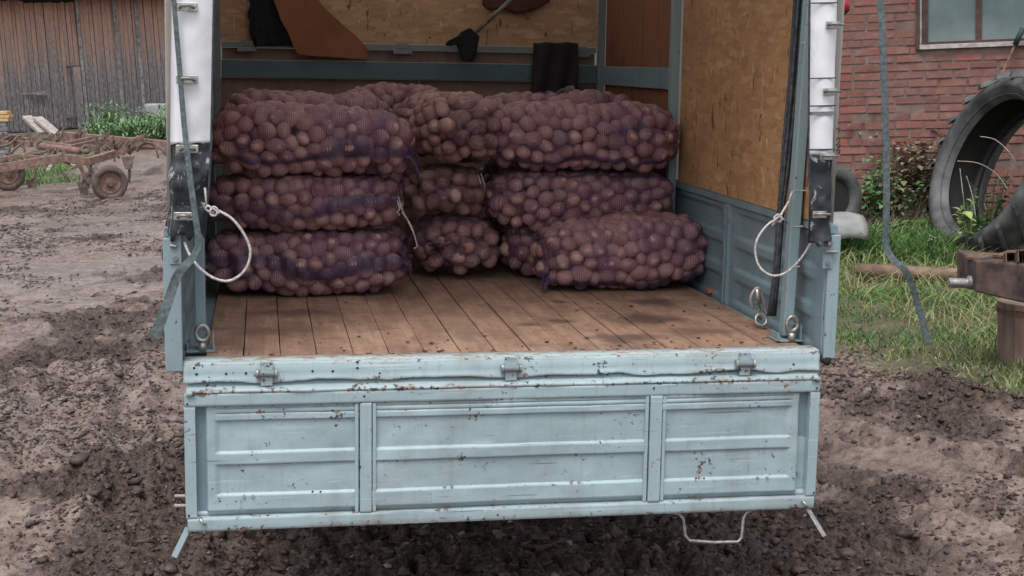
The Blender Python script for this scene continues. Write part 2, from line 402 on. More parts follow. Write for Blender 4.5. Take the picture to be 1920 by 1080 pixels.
def mat_brick():
    b = NB('brick_clay'); c = b.n('NewGeometry').outputs['Position']; r = b.rand()
    base = b.ramp(r, [(0, (.18,.062,.052)), (.4, (.24,.078,.062)), (.75, (.285,.098,.076)), (.93, (.35,.090,.060)), (1, (.42,.10,.065))])
    base = b.mix(b.ramp(b.noise(1.7, 6, .68, co=c), [(.36, .12), (.60, .8)]), base, (.215,.115,.098))
    base = b.mix(b.ramp(b.noise(9, 5, .65, co=c), [(.50, 0), (.66, .7)]), base, (.25,.165,.145))
    base = b.mix(b.ramp(b.noise(45, 4, .7, co=c), [(.62, 0), (.70, .6)]), base, (.09,.045,.04))
    base = b.mix(b.ramp(b.noise(5, 5, .7, co=c), [(.70, 0), (.78, .7)]), base, (.50,.46,.42))
    return b.done(base, .9, 0, b.bump(b.noise(30, 5, .7, co=c), .8, .006))
M_brick = mat_brick()
M_mortar = mat_simple('mortar', (.195,.118,.100), .95, 0, .3, 5, .9, (.275,.205,.185))
def mat_weathered():
    b = NB('weathered_boards'); c = b.co(); z = b.sep(c)[2]
    g = b.noise(2.2, 6, .7, co=b.co((16, 16, .7)), dist=.3); g2 = b.noise(6, 4, .7, co=b.co((22, 22, 1.2)))
    t = b.math('ADD', b.math('MULTIPLY', z, .215), b.math('ADD', b.math('MULTIPLY', b.math('SUBTRACT', g, .5), .50), b.math('MULTIPLY', b.math('SUBTRACT', b.rand(), .5), .20)))
    base = b.ramp(t, [(.12, (.08,.080,.092)), (.34, (.13,.118,.122)), (.50, (.27,.17,.14)), (.68, (.40,.21,.15)), (.92, (.27,.115,.08))])
    base = b.mix(b.ramp(g2, [(.50, 0), (.62, .8)]), base, (.40,.36,.34))
    base = b.mix(b.ramp(g2, [(.28, .85), (.42, 0)]), base, (.03,.022,.02))
    return b.done(base, .9, 0, b.bump(g, .7, .01))
M_barn = mat_weathered()
M_barnpost = mat_simple('silver_grey_wood', (.17,.17,.18), .9, 0, .35, 9, .6, (.30,.29,.29))
M_cult = mat_simple('dusty_brown_paint', (.21,.115,.09), .85, .1, .3, 12, .6, (.29,.20,.17))
M_mudmetal = mat_simple('muddy_metal', (.10,.07,.055), .9, 0, .4, 14, .8, (.20,.15,.125))
M_newwood = mat_simple('fresh_timber', (.55,.36,.16), .7, 0, .2, 14, .3, (.66,.44,.22))
M_oldwood = mat_ply('stump_wood', (.16,.105,.085), (.31,.215,.175), (9, 9, .8))
M_pale = mat_simple('pale_wood', (.33,.28,.26), .8, 0, .25, 12, .4, (.45,.39,.36))
M_leaf = None
def mat_foliage(name, ramp, rough=.55, trans=.0):
    b = NB(name); t = b.attr('tint'); base = b.ramp(t, ramp)
    base = b.mix(b.ramp(b.noise(3, 4, .6), [(.3, 0), (.7, .35)]), base, ramp[0][1])
    return b.done(base, rough, 0, spec=.3)
M_grass = mat_foliage('grass_blades', [(0, (.045,.105,.028)), (.35, (.085,.190,.048)), (.62, (.150,.250,.070)), (.80, (.26,.270,.110)), (1, (.40,.34,.20))])
M_dry = mat_foliage('dry_stalks', [(0, (.085,.070,.045)), (.4, (.20,.155,.105)), (.75, (.34,.275,.19)), (1, (.15,.20,.085))])
M_green = mat_foliage('green_leaves', [(0, (.030,.075,.022)), (.5, (.060,.145,.035)), (1, (.12,.225,.06))], .45)
M_nettle = mat_foliage('nettle_leaves', [(0, (.07,.14,.055)), (.5, (.15,.27,.11)), (1, (.30,.42,.23))], .5)
M_palegreen = mat_foliage('pale_leaves', [(0, (.12,.20,.06)), (1, (.32,.40,.14))], .5)

def mat_mud():
    b = NB('wet_mud'); c = b.co(); cl = b.attr('clod'); wet = b.attr('wet'); gr = b.attr('green')
    n1 = b.noise(3.5, 6, .65, co=c); n2 = b.noise(26, 5, .68, co=c); n3 = b.noise(85, 4, .7, co=c)
    smooth_ = b.mix(b.ramp(n1, [(.35, 0), (.65, 1)]), (.182,.130,.106), (.300,.232,.198))
    smooth_ = b.mix(b.ramp(n2, [(.52, 0), (.66, .8)]), smooth_, (.085,.055,.048))
    smooth_ = b.mix(b.ramp(n3, [(.60, 0), (.70, .7)]), smooth_, (.055,.037,.032))
    rough_ = b.mix(b.ramp(n2, [(.40, 0), (.62, 1)]), (.026,.016,.012), (.125,.084,.067))  # churned mud; hollows coloured darker, deepened for the shade under the truck
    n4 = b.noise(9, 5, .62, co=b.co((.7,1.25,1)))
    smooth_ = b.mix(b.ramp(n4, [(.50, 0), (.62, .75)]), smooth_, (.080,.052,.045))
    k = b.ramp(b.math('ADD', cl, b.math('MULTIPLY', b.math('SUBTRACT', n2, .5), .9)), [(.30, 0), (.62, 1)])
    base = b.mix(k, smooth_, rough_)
    base = b.mix(b.ramp(b.noise(160, 2, .7, co=c), [(.70, 0), (.74, .55)]), base, (.40,.34,.30))
    g2 = b.mix(b.ramp(n2, [(.35, 0), (.65, 1)]), (.06,.075,.03), (.15,.125,.08))
    base = b.mix(b.math('MULTIPLY', gr, .85), base, g2)
    rg = b.math('ADD', b.math('MULTIPLY', k, .16), b.math('ADD', .34, b.math('MULTIPLY', n2, .25)))
    rg = b.math('SUBTRACT', rg, b.math('MULTIPLY', wet, .34))
    h = b.math('ADD', b.math('MULTIPLY', n2, .8), b.math('ADD', b.math('MULTIPLY', n3, .3), b.math('MULTIPLY', n1, .2)))
    st = b.n('Bump', {'Height': h, 'Distance': .03}); b.set(st, 'Strength', b.math('SUBTRACT', .85, b.math('MULTIPLY', wet, .7)))
    return b.done(base, rg, 0, st.outputs[0], spec=.5)
M_mud = mat_mud()
def mat_clod():
    b = NB('mud_clods'); t = b.attr('tint')
    base = b.ramp(t, [(0, (.032,.020,.016)), (.6, (.075,.049,.039)), (.9, (.135,.095,.083)), (1, (.26,.20,.18))])
    return b.done(base, .45, 0, b.bump(b.noise(60, 4, .7), .7, .01))
M_clod = mat_clod()

# ------------------------------------------------------------------ ground
def nonuni(segs):
    out = []
    for a, c_, step in segs: out += list(np.arange(a, c_, step))
    out.append(segs[-1][1]); return np.array(out)
gx = nonuni([(-400,-60,40), (-60,-12,3), (-12,-5.5,.30), (-5.5,-3.2,.05), (-3.2,-2.0,.016), (-2.0,2.6,.0105), (2.6,4.3,.025), (4.3,9,.12), (9,60,3), (60,400,40)])
gy = nonuni([(-300,-20,40), (-20,-4,2), (-4,-.6,.25), (-.6,0,.03), (0,3.6,.0105), (3.6,6,.018), (6,9,.03), (9,14,.06), (14,22,.15), (22,60,.8), (60,120,8), (120,500,60)])
GX, GY = np.meshgrid(gx, gy, indexing='ij')
def clodmask(x, y):        # 1 where the wheels churned the mud
    rut = np.exp(-((x+1.02-.12*(y-1.5)+.16*np.sin(y*1.1))/.50)**2)*sstep(7.5, 3.5, y)
    rutR = np.exp(-((x-1.80+.55*(y-1.5))/.38)**2)*sstep(3.6, 2.2, y)
    under = sstep(-1.1, -.7, x)*sstep(1.65, 1.2, x)*sstep(3.6, 2.4, y)  # below the truck, where the dark mud colour also paints shade
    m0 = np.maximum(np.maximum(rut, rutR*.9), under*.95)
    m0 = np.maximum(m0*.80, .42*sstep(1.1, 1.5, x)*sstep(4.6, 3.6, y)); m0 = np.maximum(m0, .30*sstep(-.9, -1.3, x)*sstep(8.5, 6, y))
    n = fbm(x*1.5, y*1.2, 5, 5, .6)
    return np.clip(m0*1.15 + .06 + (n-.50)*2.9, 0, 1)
def greenmask(x, y):
    d = x - (2.55 + np.clip(3.3-y, 0, 3)*.58 - .12*np.clip(y-3.5, 0, 5)) + (fbm(x*1.3, y*1.3, 3, 33)-.5)*.9
    a = sstep(-.15, .35, d)*sstep(-1, 1.2, y)
    a2 = sstep(20.0, 21.5, y)*sstep(-3.7, -4.3, x+.06*(y-20)+ (fbm(x*2, y, 2, 34)-.5)*.8)*sstep(30, 27, y)*.95
    a3 = sstep(33, 36, y)*.9
    return np.clip(np.maximum(np.maximum(a, a2), a3), 0, 1)
def ground_h(x, y, fine=True):
    c = clodmask(x, y); g = greenmask(x, y)
    h = (fbm(x*.5, y*.5, 3, 1)-.5)*.09 + (fbm(x*2.1, y*1.7, 3, 9)-.5)*.045
    r1 = fbm(x*6.5, y*6.5, 4, 21, .6); rid = 1-np.abs(2*r1-1)
    r2 = fbm(x*19, y*19, 3, 41, .65); rid2 = 1-np.abs(2*r2-1)
    h = h + c*((rid-.6)*.105 + (fbm(x*13, y*13, 3, 40, .7)-.5)*.10 + (rid2-.7)*.045)
    h = h + (1-c)*(1-g)*((fbm(x*8, y*9, 3, 50)-.5)*.026 + np.maximum(fbm(x*20, y*24, 3, 51, .7)-.52, 0)*.085*(.4+fbm(x*1.3, y*1.5, 2, 52)))
    for ax, ay, bx, by in ((1.30,2.35,2.15,.75), (1.75,2.55,2.95,.70), (1.95,3.6,3.3,1.9), (-1.75,6.8,-1.35,1.6), (-2.35,7.5,-1.95,2.6)):     # tyre furrows beside the truck
        L_ = math.hypot(bx-ax, by-ay); ux, uy = (bx-ax)/L_, (by-ay)/L_; t_ = (x-ax)*ux+(y-ay)*uy
        dd = (x-ax)*uy-(y-ay)*ux + (fbm(x*2.2, y*2.2, 2, 71)-.5)*.16; e_ = sstep(-.2, .25, t_)*sstep(L_+.2, L_-.25, t_)*(.5+fbm(x*3, y*3, 2, 72))
        h = h - .042*np.exp(-(dd/.055)**2)*e_ + .032*np.exp(-((np.abs(dd)-.12)/.05)**2)*e_
    h = h - .045*np.clip(x, -1.3, 1.3)*np.exp(-((y-1.4)/3)**2)*np.exp(-(np.maximum(np.abs(x)-1.3, 0)/.8)**2)
    far = sstep(24, 40, y) + sstep(8, 14, np.abs(x))
    return h*(1-np.clip(far, 0, 1)*.8)
H = ground_h(GX, GY)
wet = sstep(.46, .60, fbm(GX*.42+3, GY*1.0, 4, 77))*sstep(7.5, 9.5, GY)*sstep(24, 16, GY)
wet = np.maximum(wet, sstep(.56, .64, fbm(GX*1.2+8, GY*1.6, 3, 78))*.6*(1-clodmask(GX, GY)))
H = H*(1-wet*.75)
Vg = np.stack([GX, GY, H], -1).reshape(-1, 3)
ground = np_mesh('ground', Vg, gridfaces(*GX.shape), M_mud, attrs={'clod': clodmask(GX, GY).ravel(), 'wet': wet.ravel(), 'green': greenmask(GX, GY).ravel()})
tag(ground, kind='structure')
def gz(x, y): return float(ground_h(np.array([float(x)]), np.array([float(y)]))[0])

# clods and crumbs of mud lying on the churned ground
def ico():
    t = (1+5**.5)/2
    v = np.array([(-1,t,0),(1,t,0),(-1,-t,0),(1,-t,0),(0,-1,t),(0,1,t),(0,-1,-t),(0,1,-t),(t,0,-1),(t,0,1),(-t,0,-1),(-t,0,1)], float)
    f = np.array([(0,11,5),(0,5,1),(0,1,7),(0,7,10),(0,10,11),(1,5,9),(5,11,4),(11,10,2),(10,7,6),(7,1,8),(3,9,4),(3,4,2),(3,2,6),(3,6,8),(3,8,9),(4,9,5),(2,4,11),(6,2,10),(8,6,7),(9,8,1)])
    return v/np.linalg.norm(v[0]), f
IV, IF = ico()
OV = np.array([(1,0,0),(-1,0,0),(0,1,0),(0,-1,0),(0,0,1),(0,0,-1)], float); OF = np.array([(0,2,4),(2,1,4),(1,3,4),(3,0,4),(2,0,5),(1,2,5),(3,1,5),(0,3,5)])
def clods(n, x0, x1, y0, y1, smin, smax, seed, maskp=1.0, name='mud_clods', pw=2.2, low=False, base=.12, flat=1.0, stretch=1.0):
    IVx, IFx = (OV, OF) if low else (IV, IF); K = len(IVx)
    r = np.random.default_rng(seed); x = r.uniform(x0, x1, n); y = r.uniform(y0, y1, n)
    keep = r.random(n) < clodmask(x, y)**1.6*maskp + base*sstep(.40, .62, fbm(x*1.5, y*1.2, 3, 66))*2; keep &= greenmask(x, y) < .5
    x, y = x[keep], y[keep]; n = len(x); s = smin+(smax-smin)*r.random(n)**pw
    z = ground_h(x, y)+s*.12
    jit = 1+(r.random((n, K, 1))-.5)*1.2
    sc = s[:, None, None]*np.stack([r.uniform(.7,1.5,n)*stretch, r.uniform(.6,1.2,n), r.uniform(.35,.8,n)*flat], -1)[:, None, :]
    a = r.uniform(0, 6.28, n); V = IVx[None]*jit*sc
    ca, sa = np.cos(a)[:, None], np.sin(a)[:, None]
    V = np.stack([V[..., 0]*ca-V[..., 1]*sa, V[..., 0]*sa+V[..., 1]*ca, V[..., 2]], -1)+np.stack([x, y, z], -1)[:, None]
    Fc = (IFx[None]+(np.arange(n)*K)[:, None, None]).reshape(-1, 3)
    t = np.repeat(np.clip(r.normal(.45, .24, n), 0, 1), K)
    return tag(np_mesh(name, V.reshape(-1, 3), Fc, M_clod, smooth=True, attrs={'tint': t}), kind='stuff')
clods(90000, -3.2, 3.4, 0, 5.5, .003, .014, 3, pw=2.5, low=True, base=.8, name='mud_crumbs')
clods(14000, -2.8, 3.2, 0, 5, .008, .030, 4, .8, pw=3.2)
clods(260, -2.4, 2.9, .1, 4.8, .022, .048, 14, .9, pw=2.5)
clods(60000, -5.0, 3.2, 5, 19, .005, .022, 5, .8, pw=2.5, low=True, base=.55, flat=.6, stretch=1.5, name='mud_crumbs')
clods(3000, -5.0, 3.0, 5, 19, .012, .034, 6, .8, pw=3, base=.5, flat=.8)

# ------------------------------------------------------------------ TRUCK (truck coordinates; root at the ground below the rear edge of the bed)
truck = thing('flatbed_truck', 'small tarpaulin-topped flatbed truck with its pale blue tailgate hanging open', 'truck', tf=True)
def P_(name, mb, mat, parent=None, label=None, **kw):
    o = mb.build(name, mat, parent or truck, **kw)
    if label: o['label'] = label
    return o
# bed boards
edges = [-.928] + [-.817+.1112*k for k in range(16)] + [.965]
for i in range(len(edges)-1):
    gp = random.choice((.0006,.0010,.0016,.0020)); a, c_ = edges[i]+gp, edges[i+1]-gp*.8; mb = MB(); dz = random.uniform(-.0022, .0015); dz2 = random.uniform(-.002, .0015)
    ny = 9; V = np.zeros((ny, 4, 3)); ys = np.linspace(.062, 3.05, ny)
    for k, y in enumerate(ys):
        jx = random.uniform(-.0012, .0012)
        V[k] = [(a+jx, y, .972), (a+jx, y, .9985+dz), (c_+jx, y, .9985+dz2), (c_+jx, y, .972)]
    mb.grid(V[:, ::-1]); mb.add(V[0], [(0,1,2,3)]); mb.add(V[-1], [(3,2,1,0)])
    P_('floor_plank', mb, M_floor)
for a_, c_ in ((.967, 1.0035), (-.9915, -.931)): P_('floor_angle', MB().box(a_, c_, .07, 3.05, .9705, .984), M_side)
P_('bed_underside', MB().box(-.990, 1.002, .062, 3.05, .950, .9695), M_dark)
# rear steel lip of the bed and the ragged sill sheet
def wavy(x, seed, amp, f): return (fbm(np.asarray(x)*f+50, np.zeros_like(x)+seed, 4, seed)-.5)*amp
n = 260; X = np.linspace(-.99, .992, n); V = np.zeros((n, 7, 3))
sag = -.003*(1-(X/.99)**2)
lowr = .943+wavy(X, 3, .022, 7)-.010*np.exp(-((X+.78)/.07)**2)-.008*np.exp(-((X-.86)/.05)**2)
for j, (y, z) in enumerate(((.066,1.0), (.02,1.0015), (-.004,1.0005), (-.0095,.994), (-.010,.970))):
    V[:, j] = np.stack([X, np.full(n, y)+wavy(X, 9, .003, 9), z+sag], 1)
V[:, 5] = np.stack([X, -.012+wavy(X, 12, .005, 12), lowr+.006], 1); V[:, 6] = np.stack([X, -.017+wavy(X, 14, .006, 14), lowr], 1)
sill = P_('bed_sill', MB().grid(V), M_tail, smooth=True, solid=.003)
# the dirty worn top of the lip
b = NB('worn_lip'); c = b.co(); nn_ = b.noise(28, 5, .7, co=b.co((.6,1,1))); w_ = b.ramp(b.math('ADD', nn_, b.math('MULTIPLY', b.noise(3, 3, co=c), .4)), [(.60, 0), (.68, 1)])
M_lip = b.done(b.mix(b.ramp(b.noise(70, 3, .7, co=c), [(.6, 0), (.68, .8)]), b.mix(w_, (.29,.20,.155), (.36,.42,.43)), (.11,.06,.045)), .6, 0, b.bump(nn_, .4, .003))
V = np.zeros((n, 3, 3)); 
for j, y in enumerate((.068, .03, .0)):
    V[:, j] = np.stack([X, (y+wavy(X, 23+j, .012, 11)) if j == 2 else np.full(n, y), 1.0045+sag-.001*j], 1)
P_('sill_tread', MB().grid(V), M_lip, smooth=True, solid=.002)
P_('rear_crossbeam', MB().box(-.972, .975, .004, .058, .905, .9885), M_side, bevel=.004)
hz = wavy(X, 31, .004, 5)
V = np.zeros((n, 6, 3))
for j, (y, z) in enumerate(((.003,.949), (-.002,.934), (-.012,.927), (-.026,.924), (-.034,.9185), (-.035,.912))):
    V[:, j] = np.stack([X*.992, np.full(n, y)+hz, z+hz*.6], 1)
tailgate = bpy.data.objects.new('tailgate', None); COL.objects.link(tailgate); tailgate.parent = truck; tailgate['label'] = 'pale blue pressed steel tailgate hanging down'
TG = lambda name, mb, mat, **kw: P_(name, mb, mat, tailgate, **kw)
TG('top_flange', MB().grid(V), M_tail, smooth=True, solid=.003)
zt, zb_, yt = .9125, .491, -.035
def tgx(u): return at(u, 850, Y=yt)[0]
x0, x1 = -.988, .988
sa0, sa1 = at(673, 850, Y=yt)[0]+.003, at(695, 850, Y=yt)[0]+.003
sb0, sb1 = at(1217, 850, Y=yt)[0], at(1239, 850, Y=yt)[0]
mb = MB()
def frame_strip(name, xa, xb, za, zc, y=yt, th=.03, nx=40, nz=4, seed=1, amp=.003):
    xs = np.linspace(xa, xb, nx); zs = np.linspace(za, zc, nz); Xg, Zg = np.meshgrid(xs, zs, indexing='ij')
    Yg = y+(fbm(Xg*9+seed, Zg*9, 3, seed)-.5)*amp
    V = np.zeros((nx, nz+4, 3)); V[:, 2:nz+2] = np.stack([Xg, Yg, Zg], -1)
    V[:, 1] = np.stack([xs, np.full(nx, y+.004), np.full(nx, za-.0025)], 1); V[:, 0] = V[:, 1]; V[:, 0, 1] = y+th
    V[:, -2] = np.stack([xs, np.full(nx, y+.004), np.full(nx, zc+.0025)], 1); V[:, -1] = V[:, -2]; V[:, -1, 1] = y+th
    mb = MB().grid(V)
    for e, side in ((0, -1), (nx-1, 1)):       # returned ends
        A = V[e].copy(); B = A.copy(); B[:, 1] = y+th; mb.grid(np.stack([A, B], 0) if side > 0 else np.stack([B, A], 0))
    return TG(name, mb, M_tail, smooth=True)
frame_strip('frame_rail', x0, x1, zt-.038, zt-.002, nx=160, nz=6, seed=2, amp=.007)
frame_strip('frame_rail', x0+.003, x1-.001, zb_, zb_+.037, nx=160, nz=6, seed=3, amp=.009)
frame_strip('frame_stile', x0-.002, x0+.031, zb_+.0395, zt-.0405, nx=6, nz=50, seed=4)
frame_strip('frame_stile', x1-.031, x1+.002, zb_+.0395, zt-.0405, nx=6, nz=50, seed=5)
frame_strip('upright', sa0, sa1, zb_+.0395, zt-.0405, y=yt-.001, nx=8, nz=50, seed=6)
frame_strip('upright', sb0, sb1, zb_+.0395, zt-.0405, y=yt-.001, nx=8, nz=50, seed=7)
def zpx(v): return at(690, v, Y=yt+.006)[2]
def pressed(xa, xb, soft0, soft1, lip0, lip1, seed):
    nx, nz = 150, 170; xs = np.linspace(xa, xb, nx); zs = np.linspace(zb_+.0385, zt-.0395, nz)
    Xg, Zg = np.meshgrid(xs, zs, indexing='ij'); hgt = zt-zb_
    s_ = (zt-Zg)/hgt                                  # 0 top .. 1 bottom
    raised, low = .008, .016                          # distance behind the frame face
    def pocket(a, c_): return sstep(a-.004, a+.004, s_)*(1-sstep(c_-.016, c_+.004, s_))
    D = np.full_like(Xg, raised)
    p = pocket(.205, .445) + pocket(.525, .755)
    fade = np.ones_like(Xg)
    if soft0: fade = fade*sstep(xa+.052, xa+.072, Xg)
    if soft1: fade = fade*(1-sstep(xb-.072, xb-.052, Xg))
    gro = np.exp(-((s_-.120)/.006)**2)*.5 + np.exp(-((s_-.155)/.006)**2)*.5
    D = D+(low-raised)*np.clip(p, 0, 1)*fade + .007*gro*fade
    D = D+.026*np.clip((s_-.858)/.062, 0, 1)*(1-sstep(.922, .932, s_))-.005*sstep(.925, .935, s_)        # folded foot with the shadow step
    if soft0: D = D+.024*(1-sstep(xa+.030, xa+.036, Xg))*(1-sstep(.90,.93,s_)*.5)*(1-sstep(.858,.90,s_))
    if soft1: D = D+.024*sstep(xb-.036, xb-.030, Xg)*(1-sstep(.858,.90,s_))
    D = D+(fbm(Xg*4+seed, Zg*5, 3, seed)-.5)*.018 + (fbm(Xg*14+seed, Zg*14, 3, seed+4)-.5)*.0035
    V = np.stack([Xg, yt+D, Zg], -1).reshape(-1, 3)
    o = np_mesh('pressed_panel', V, gridfaces(nx, nz)[:, ::-1], M_tail, tailgate)
    md = o.modifiers.new('solid', 'SOLIDIFY'); md.thickness = .0025; md.offset = -1
    for xl in ([] if lip0 is None else [lip0]) + ([] if lip1 is None else [lip1]):
        TG('upright_lip', MB().box(xl-.0055, xl+.0055, yt+.001, yt+.03, zb_+.040, zt-.041), M_tail, bevel=.002)
pressed(x0+.030, sa0-.001, True, False, None, sa0-.0095, 11)
pressed(sa1+.001, sb0-.001, False, False, sa1+.0085, sb0-.0095, 22)
pressed(sb1+.001, x1-.030, False, True, sb1+.0085, None, 33)
TG('back_sheet', MB().box(x0+.004, x1-.004, yt+.0305, yt+.034, zb_+.004, zt-.004), M_side)
# rivets, holes
rv = MB(); hl = MB()
def disc(mb, u, v, r, y, dy=.003):
    p = at(u, v, Y=y); mb.lathe([(0, 0), (r, 0), (r*.8, dy), (0, dy)], Matrix.Translation(p) @ Matrix.Rotation(math.pi/2, 4, 'X'), 10, close=False)
for u, v in ((351,758), (354,967), (683,743), (1226,728), (1532,728), (1526,924), (586,922), (601,922), (1305,897), (1320,897), (675,875)): disc(hl, u, v, .0035, yt-.0022, .0012)
TG('bolt_hole', hl, M_dark)['kind'] = 'stuff'
for u, v in ((457,930), (474,930), (833,911), (847,911), (1071,903), (1085,902), (1420,895), (1438,895)): disc(rv, u, v, .005, yt+.007, .004)
TG('rivet', rv, M_tail)['kind'] = 'stuff'
hl = MB()
for u, v in ((364,690), (368,702), (424,701), (461,700), (586,696), (624,696), (670,679), (670,690), (1488,683), (712,700)): disc(hl, u, v, .0038, -.0125, .0014)
P_('sill_hole', hl, M_dark)['kind'] = 'stuff'
# hinges
for u in (500, 958, 1396):
    hx = at(u, 690, Y=-.02)[0]; h = bpy.data.objects.new('hinge', None); COL.objects.link(h); h.parent = tailgate
    hh = [('hinge_strap', MB().box(hx-.018, hx+.018, -.0265, -.0205, .930, .962).box(hx-.019, hx+.019, -.024, -.0155, .972, 1.004), .002)]
    for nme, q, bv in hh: q.build(nme, M_tail, h, bevel=bv)
    MB().tube([(hx-.0235, -.026, .968), (hx+.0235, -.026, .968)], .0115, 14).build('hinge_barrel', M_greyrail, h, bevel=.0015)
    for xa in (-.032, .024): MB().tube([(hx+xa, -.026, .968), (hx+xa+.008, -.026, .968)], .0145, 10).build('hinge_pin', M_bare, h, bevel=.0015)
# grab bar (step) under the tailgate, latch rods, pins
p = [at(u, v, Y=-.02) for u, v in ((1256,961), (1272,963), (1281,972), (1285,1004), (1293,1014), (1340,1017), (1383,1016), (1391,1008), (1394,972), (1400,960), (1412,958))]
TG('step_loop', MB().tube(p, .0052, 8), M_bare, smooth=True)
TG('latch_rod', MB().bar(at(353,990,Y=-.02), at(326,1045,Y=-.05), .018, .006, (0,1,0)), M_cap, bevel=.0015)
TG('latch_rod', MB().bar(at(1514,953,Y=-.02), at(1546,1006,Y=-.06), .014, .006, (0,1,0)), M_bare, bevel=.0015)
for v in (930, 948): TG('hinge_stub', MB().tube([at(350,v,Y=-.005), at(327,v,Y=-.005)], .0052, 8), M_pale, bevel=.001)
for u, v in ((380,977), (1509,945)):
    p = at(u, v, Y=yt-.006); TG('latch_eye', MB().lathe([(.012+.004*math.cos(t), .004*math.sin(t)) for t in np.linspace(0, 5.5, 7)], Matrix.Translation(p) @ Matrix.Rotation(.9, 4, 'Y'), 14), M_zinc, smooth=True)
p = at(357, 742, Y=yt-.004); TG('corner_cap', MB().tube([p+Vector((-.012,0,.004)), p+Vector((.012,0,.008))], .009, 10), M_tail, smooth=True)
p = at(1531, 712, Y=yt-.004); TG('corner_cap', MB().tube([p+Vector((-.012,0,.008)), p+Vector((.010,0,.0))], .009, 10), M_tail, smooth=True)

# side boards
def side(sgn, xin, xout, label):
    sbd = bpy.data.objects.new('side_board', None); COL.objects.link(sbd); sbd.parent = truck; sbd['label'] = label
    ny, nz = 240, 60; ys = np.linspace(.004, 3.08, ny); zs = np.linspace(.983, 1.372, nz); Yg, Zg = np.meshgrid(ys, zs, indexing='ij')
    t = (Zg-.983)/.389
    pk = sstep(.05,.08,t)*(1-sstep(.26,.29,t)) + sstep(.37,.40,t)*(1-sstep(.58,.61,t)) + sstep(.69,.72,t)*(1-sstep(.92,.95,t))
    fy = 1-np.exp(-((Yg-.98)/.10)**4)-np.exp(-((Yg-1.98)/.10)**4)-np.exp(-((Yg-0)/.13)**4)
    X_ = xin+sgn*(.011*pk*np.clip(fy, 0, 1)) + (fbm(Yg*3, Zg*5, 3, 61+sgn)-.5)*.008
    o = np_mesh('inner_sheet', np.stack([X_, Yg, Zg], -1).reshape(-1, 3), gridfaces(ny, nz) if sgn > 0 else gridfaces(ny, nz)[:, ::-1], M_side, sbd)
    md = o.modifiers.new('solid', 'SOLIDIFY'); md.thickness = .002; md.offset = -1 if sgn>0 else 1
    a, c_ = sorted((xin+sgn*.019, xout)); 
    MB().box(a, c_, .006, 3.08, .975, 1.398).build('outer_sheet', M_side, sbd, bevel=.003)
    a, c_ = sorted((xin-sgn*.012, xout-sgn*.004)); MB().box(a, c_, .0045, 3.08, 1.374, 1.4035).build('top_rail', M_side, sbd, bevel=.003)
    a, c_ = sorted((xin-sgn*.001, xout+sgn*.002)); MB().box(a, c_, -.014, .0035, .976, 1.3725).build('end_cap', M_cap, sbd, bevel=.003)
    for yy in (.98, 1.98):
        a, c_ = sorted((xin-sgn*.014, xin-sgn*.0)); mb = MB().box(a, c_, yy-.028, yy-.010, .986, 1.3735).box(a, c_, yy+.010, yy+.028, .986, 1.3735)
        mb.box(*sorted((xin-sgn*.007, xin)), yy-.009, yy+.009, .986, 1.3735).build('stake', M_side, sbd, bevel=.002)
    return sbd
sR = side(1, 1.004, 1.040, 'grey-blue right side board beside the sacks'); sL = side(-1, -.992, -1.040, 'left side board seen end on')
# latches on the ends of the side boards
for sgn, u, v in ((-1, 329, 470), (1, 1552, 480)):
    p = at(u, v, Y=-.016); bd = sL if sgn < 0 else sR
    MB().box(p.x-.017, p.x+.017, -.0195, -.0145, p.z-.040, p.z+.048).build('latch_plate', M_post, bd, bevel=.002)
    MB().tube([(p.x, -.0195, p.z-.022), (p.x, -.026, p.z-.022)], .008, 10).build('latch_bolt', M_greyrail, bd, bevel=.001)
    MB().tube([(p.x-.014, -.024, p.z+.016), (p.x+.016+.012*sgn, -.026, p.z+.014)], .0055, 8).tube([(p.x-.012, -.02, p.z+.038), (p.x+.006, -.024, p.z+.038)], .008, 8).build('latch_handle', M_bare, bd, bevel=.001)
p = at(1543, 672, Y=.0); P_('rubber_bung', MB().tube([p+Vector((-.03,.03,.008)), p+Vector((.014,-.018,-.008))], [.008,.014], 10), M_dark, smooth=True)
# upper frame: poles, posts, rails
def pole(u0, v0, u1, v1, Y0, Y1, w, d, name='frame_pole', ztop=2.5, mat=M_post):
    a = at(u0, v0, Y=Y0); e = at(u1, v1, Y=Y1); dirv = (e-a); t = (ztop-a.z)/dirv.z
    return P_(name, MB().bar(a, a+dirv*t, w, d, (0,-1,0)), mat, bevel=.004), a, a+dirv*t
_, rp0, rp1 = pole(1473, 628, 1494, 340, .19, .19, .034, .045)
_, lp0, lp1 = pole(377, 640, 373, 440, .19, .19, .032, .045)
for (bp, sg) in ((rp0, 1), (lp0, -1)):
    mb = MB().box(bp.x-.045, bp.x+.045, .145, .225, 1.0005, 1.007).box(bp.x+.036, bp.x+.041, .15, .22, 1.007, 1.055)
    mb.box(bp.x-.041, bp.x-.036, .15, .22, 1.007, 1.03); P_('pole_foot', mb, M_post, bevel=.0015)
    eb = MB().lathe([(.019+.0065*math.cos(t), .0065*math.sin(t)) for t in np.linspace(0, 2*math.pi, 9)[:-1]], Matrix.Translation((bp.x+.006, .150, 1.060)) @ Matrix.Rotation(math.pi/2, 4, 'X') @ Matrix.Scale(1.25, 4, (0,1,0)), 20)
    eb.tube([(bp.x+.006, .150, 1.006), (bp.x+.006, .150, 1.03)], .013, 12); P_('eye_bolt', eb, M_zinc, smooth=True)
for v in (400+98, 425-2, 340+16, 605):      # ties round the right pole
    pp = at(1476+(628-v)*.073, v, Y=.19); P_('cable_tie', MB().box(pp.x-.0185, pp.x+.0185, .166, .2145, pp.z-.002, pp.z+.002), M_rope)
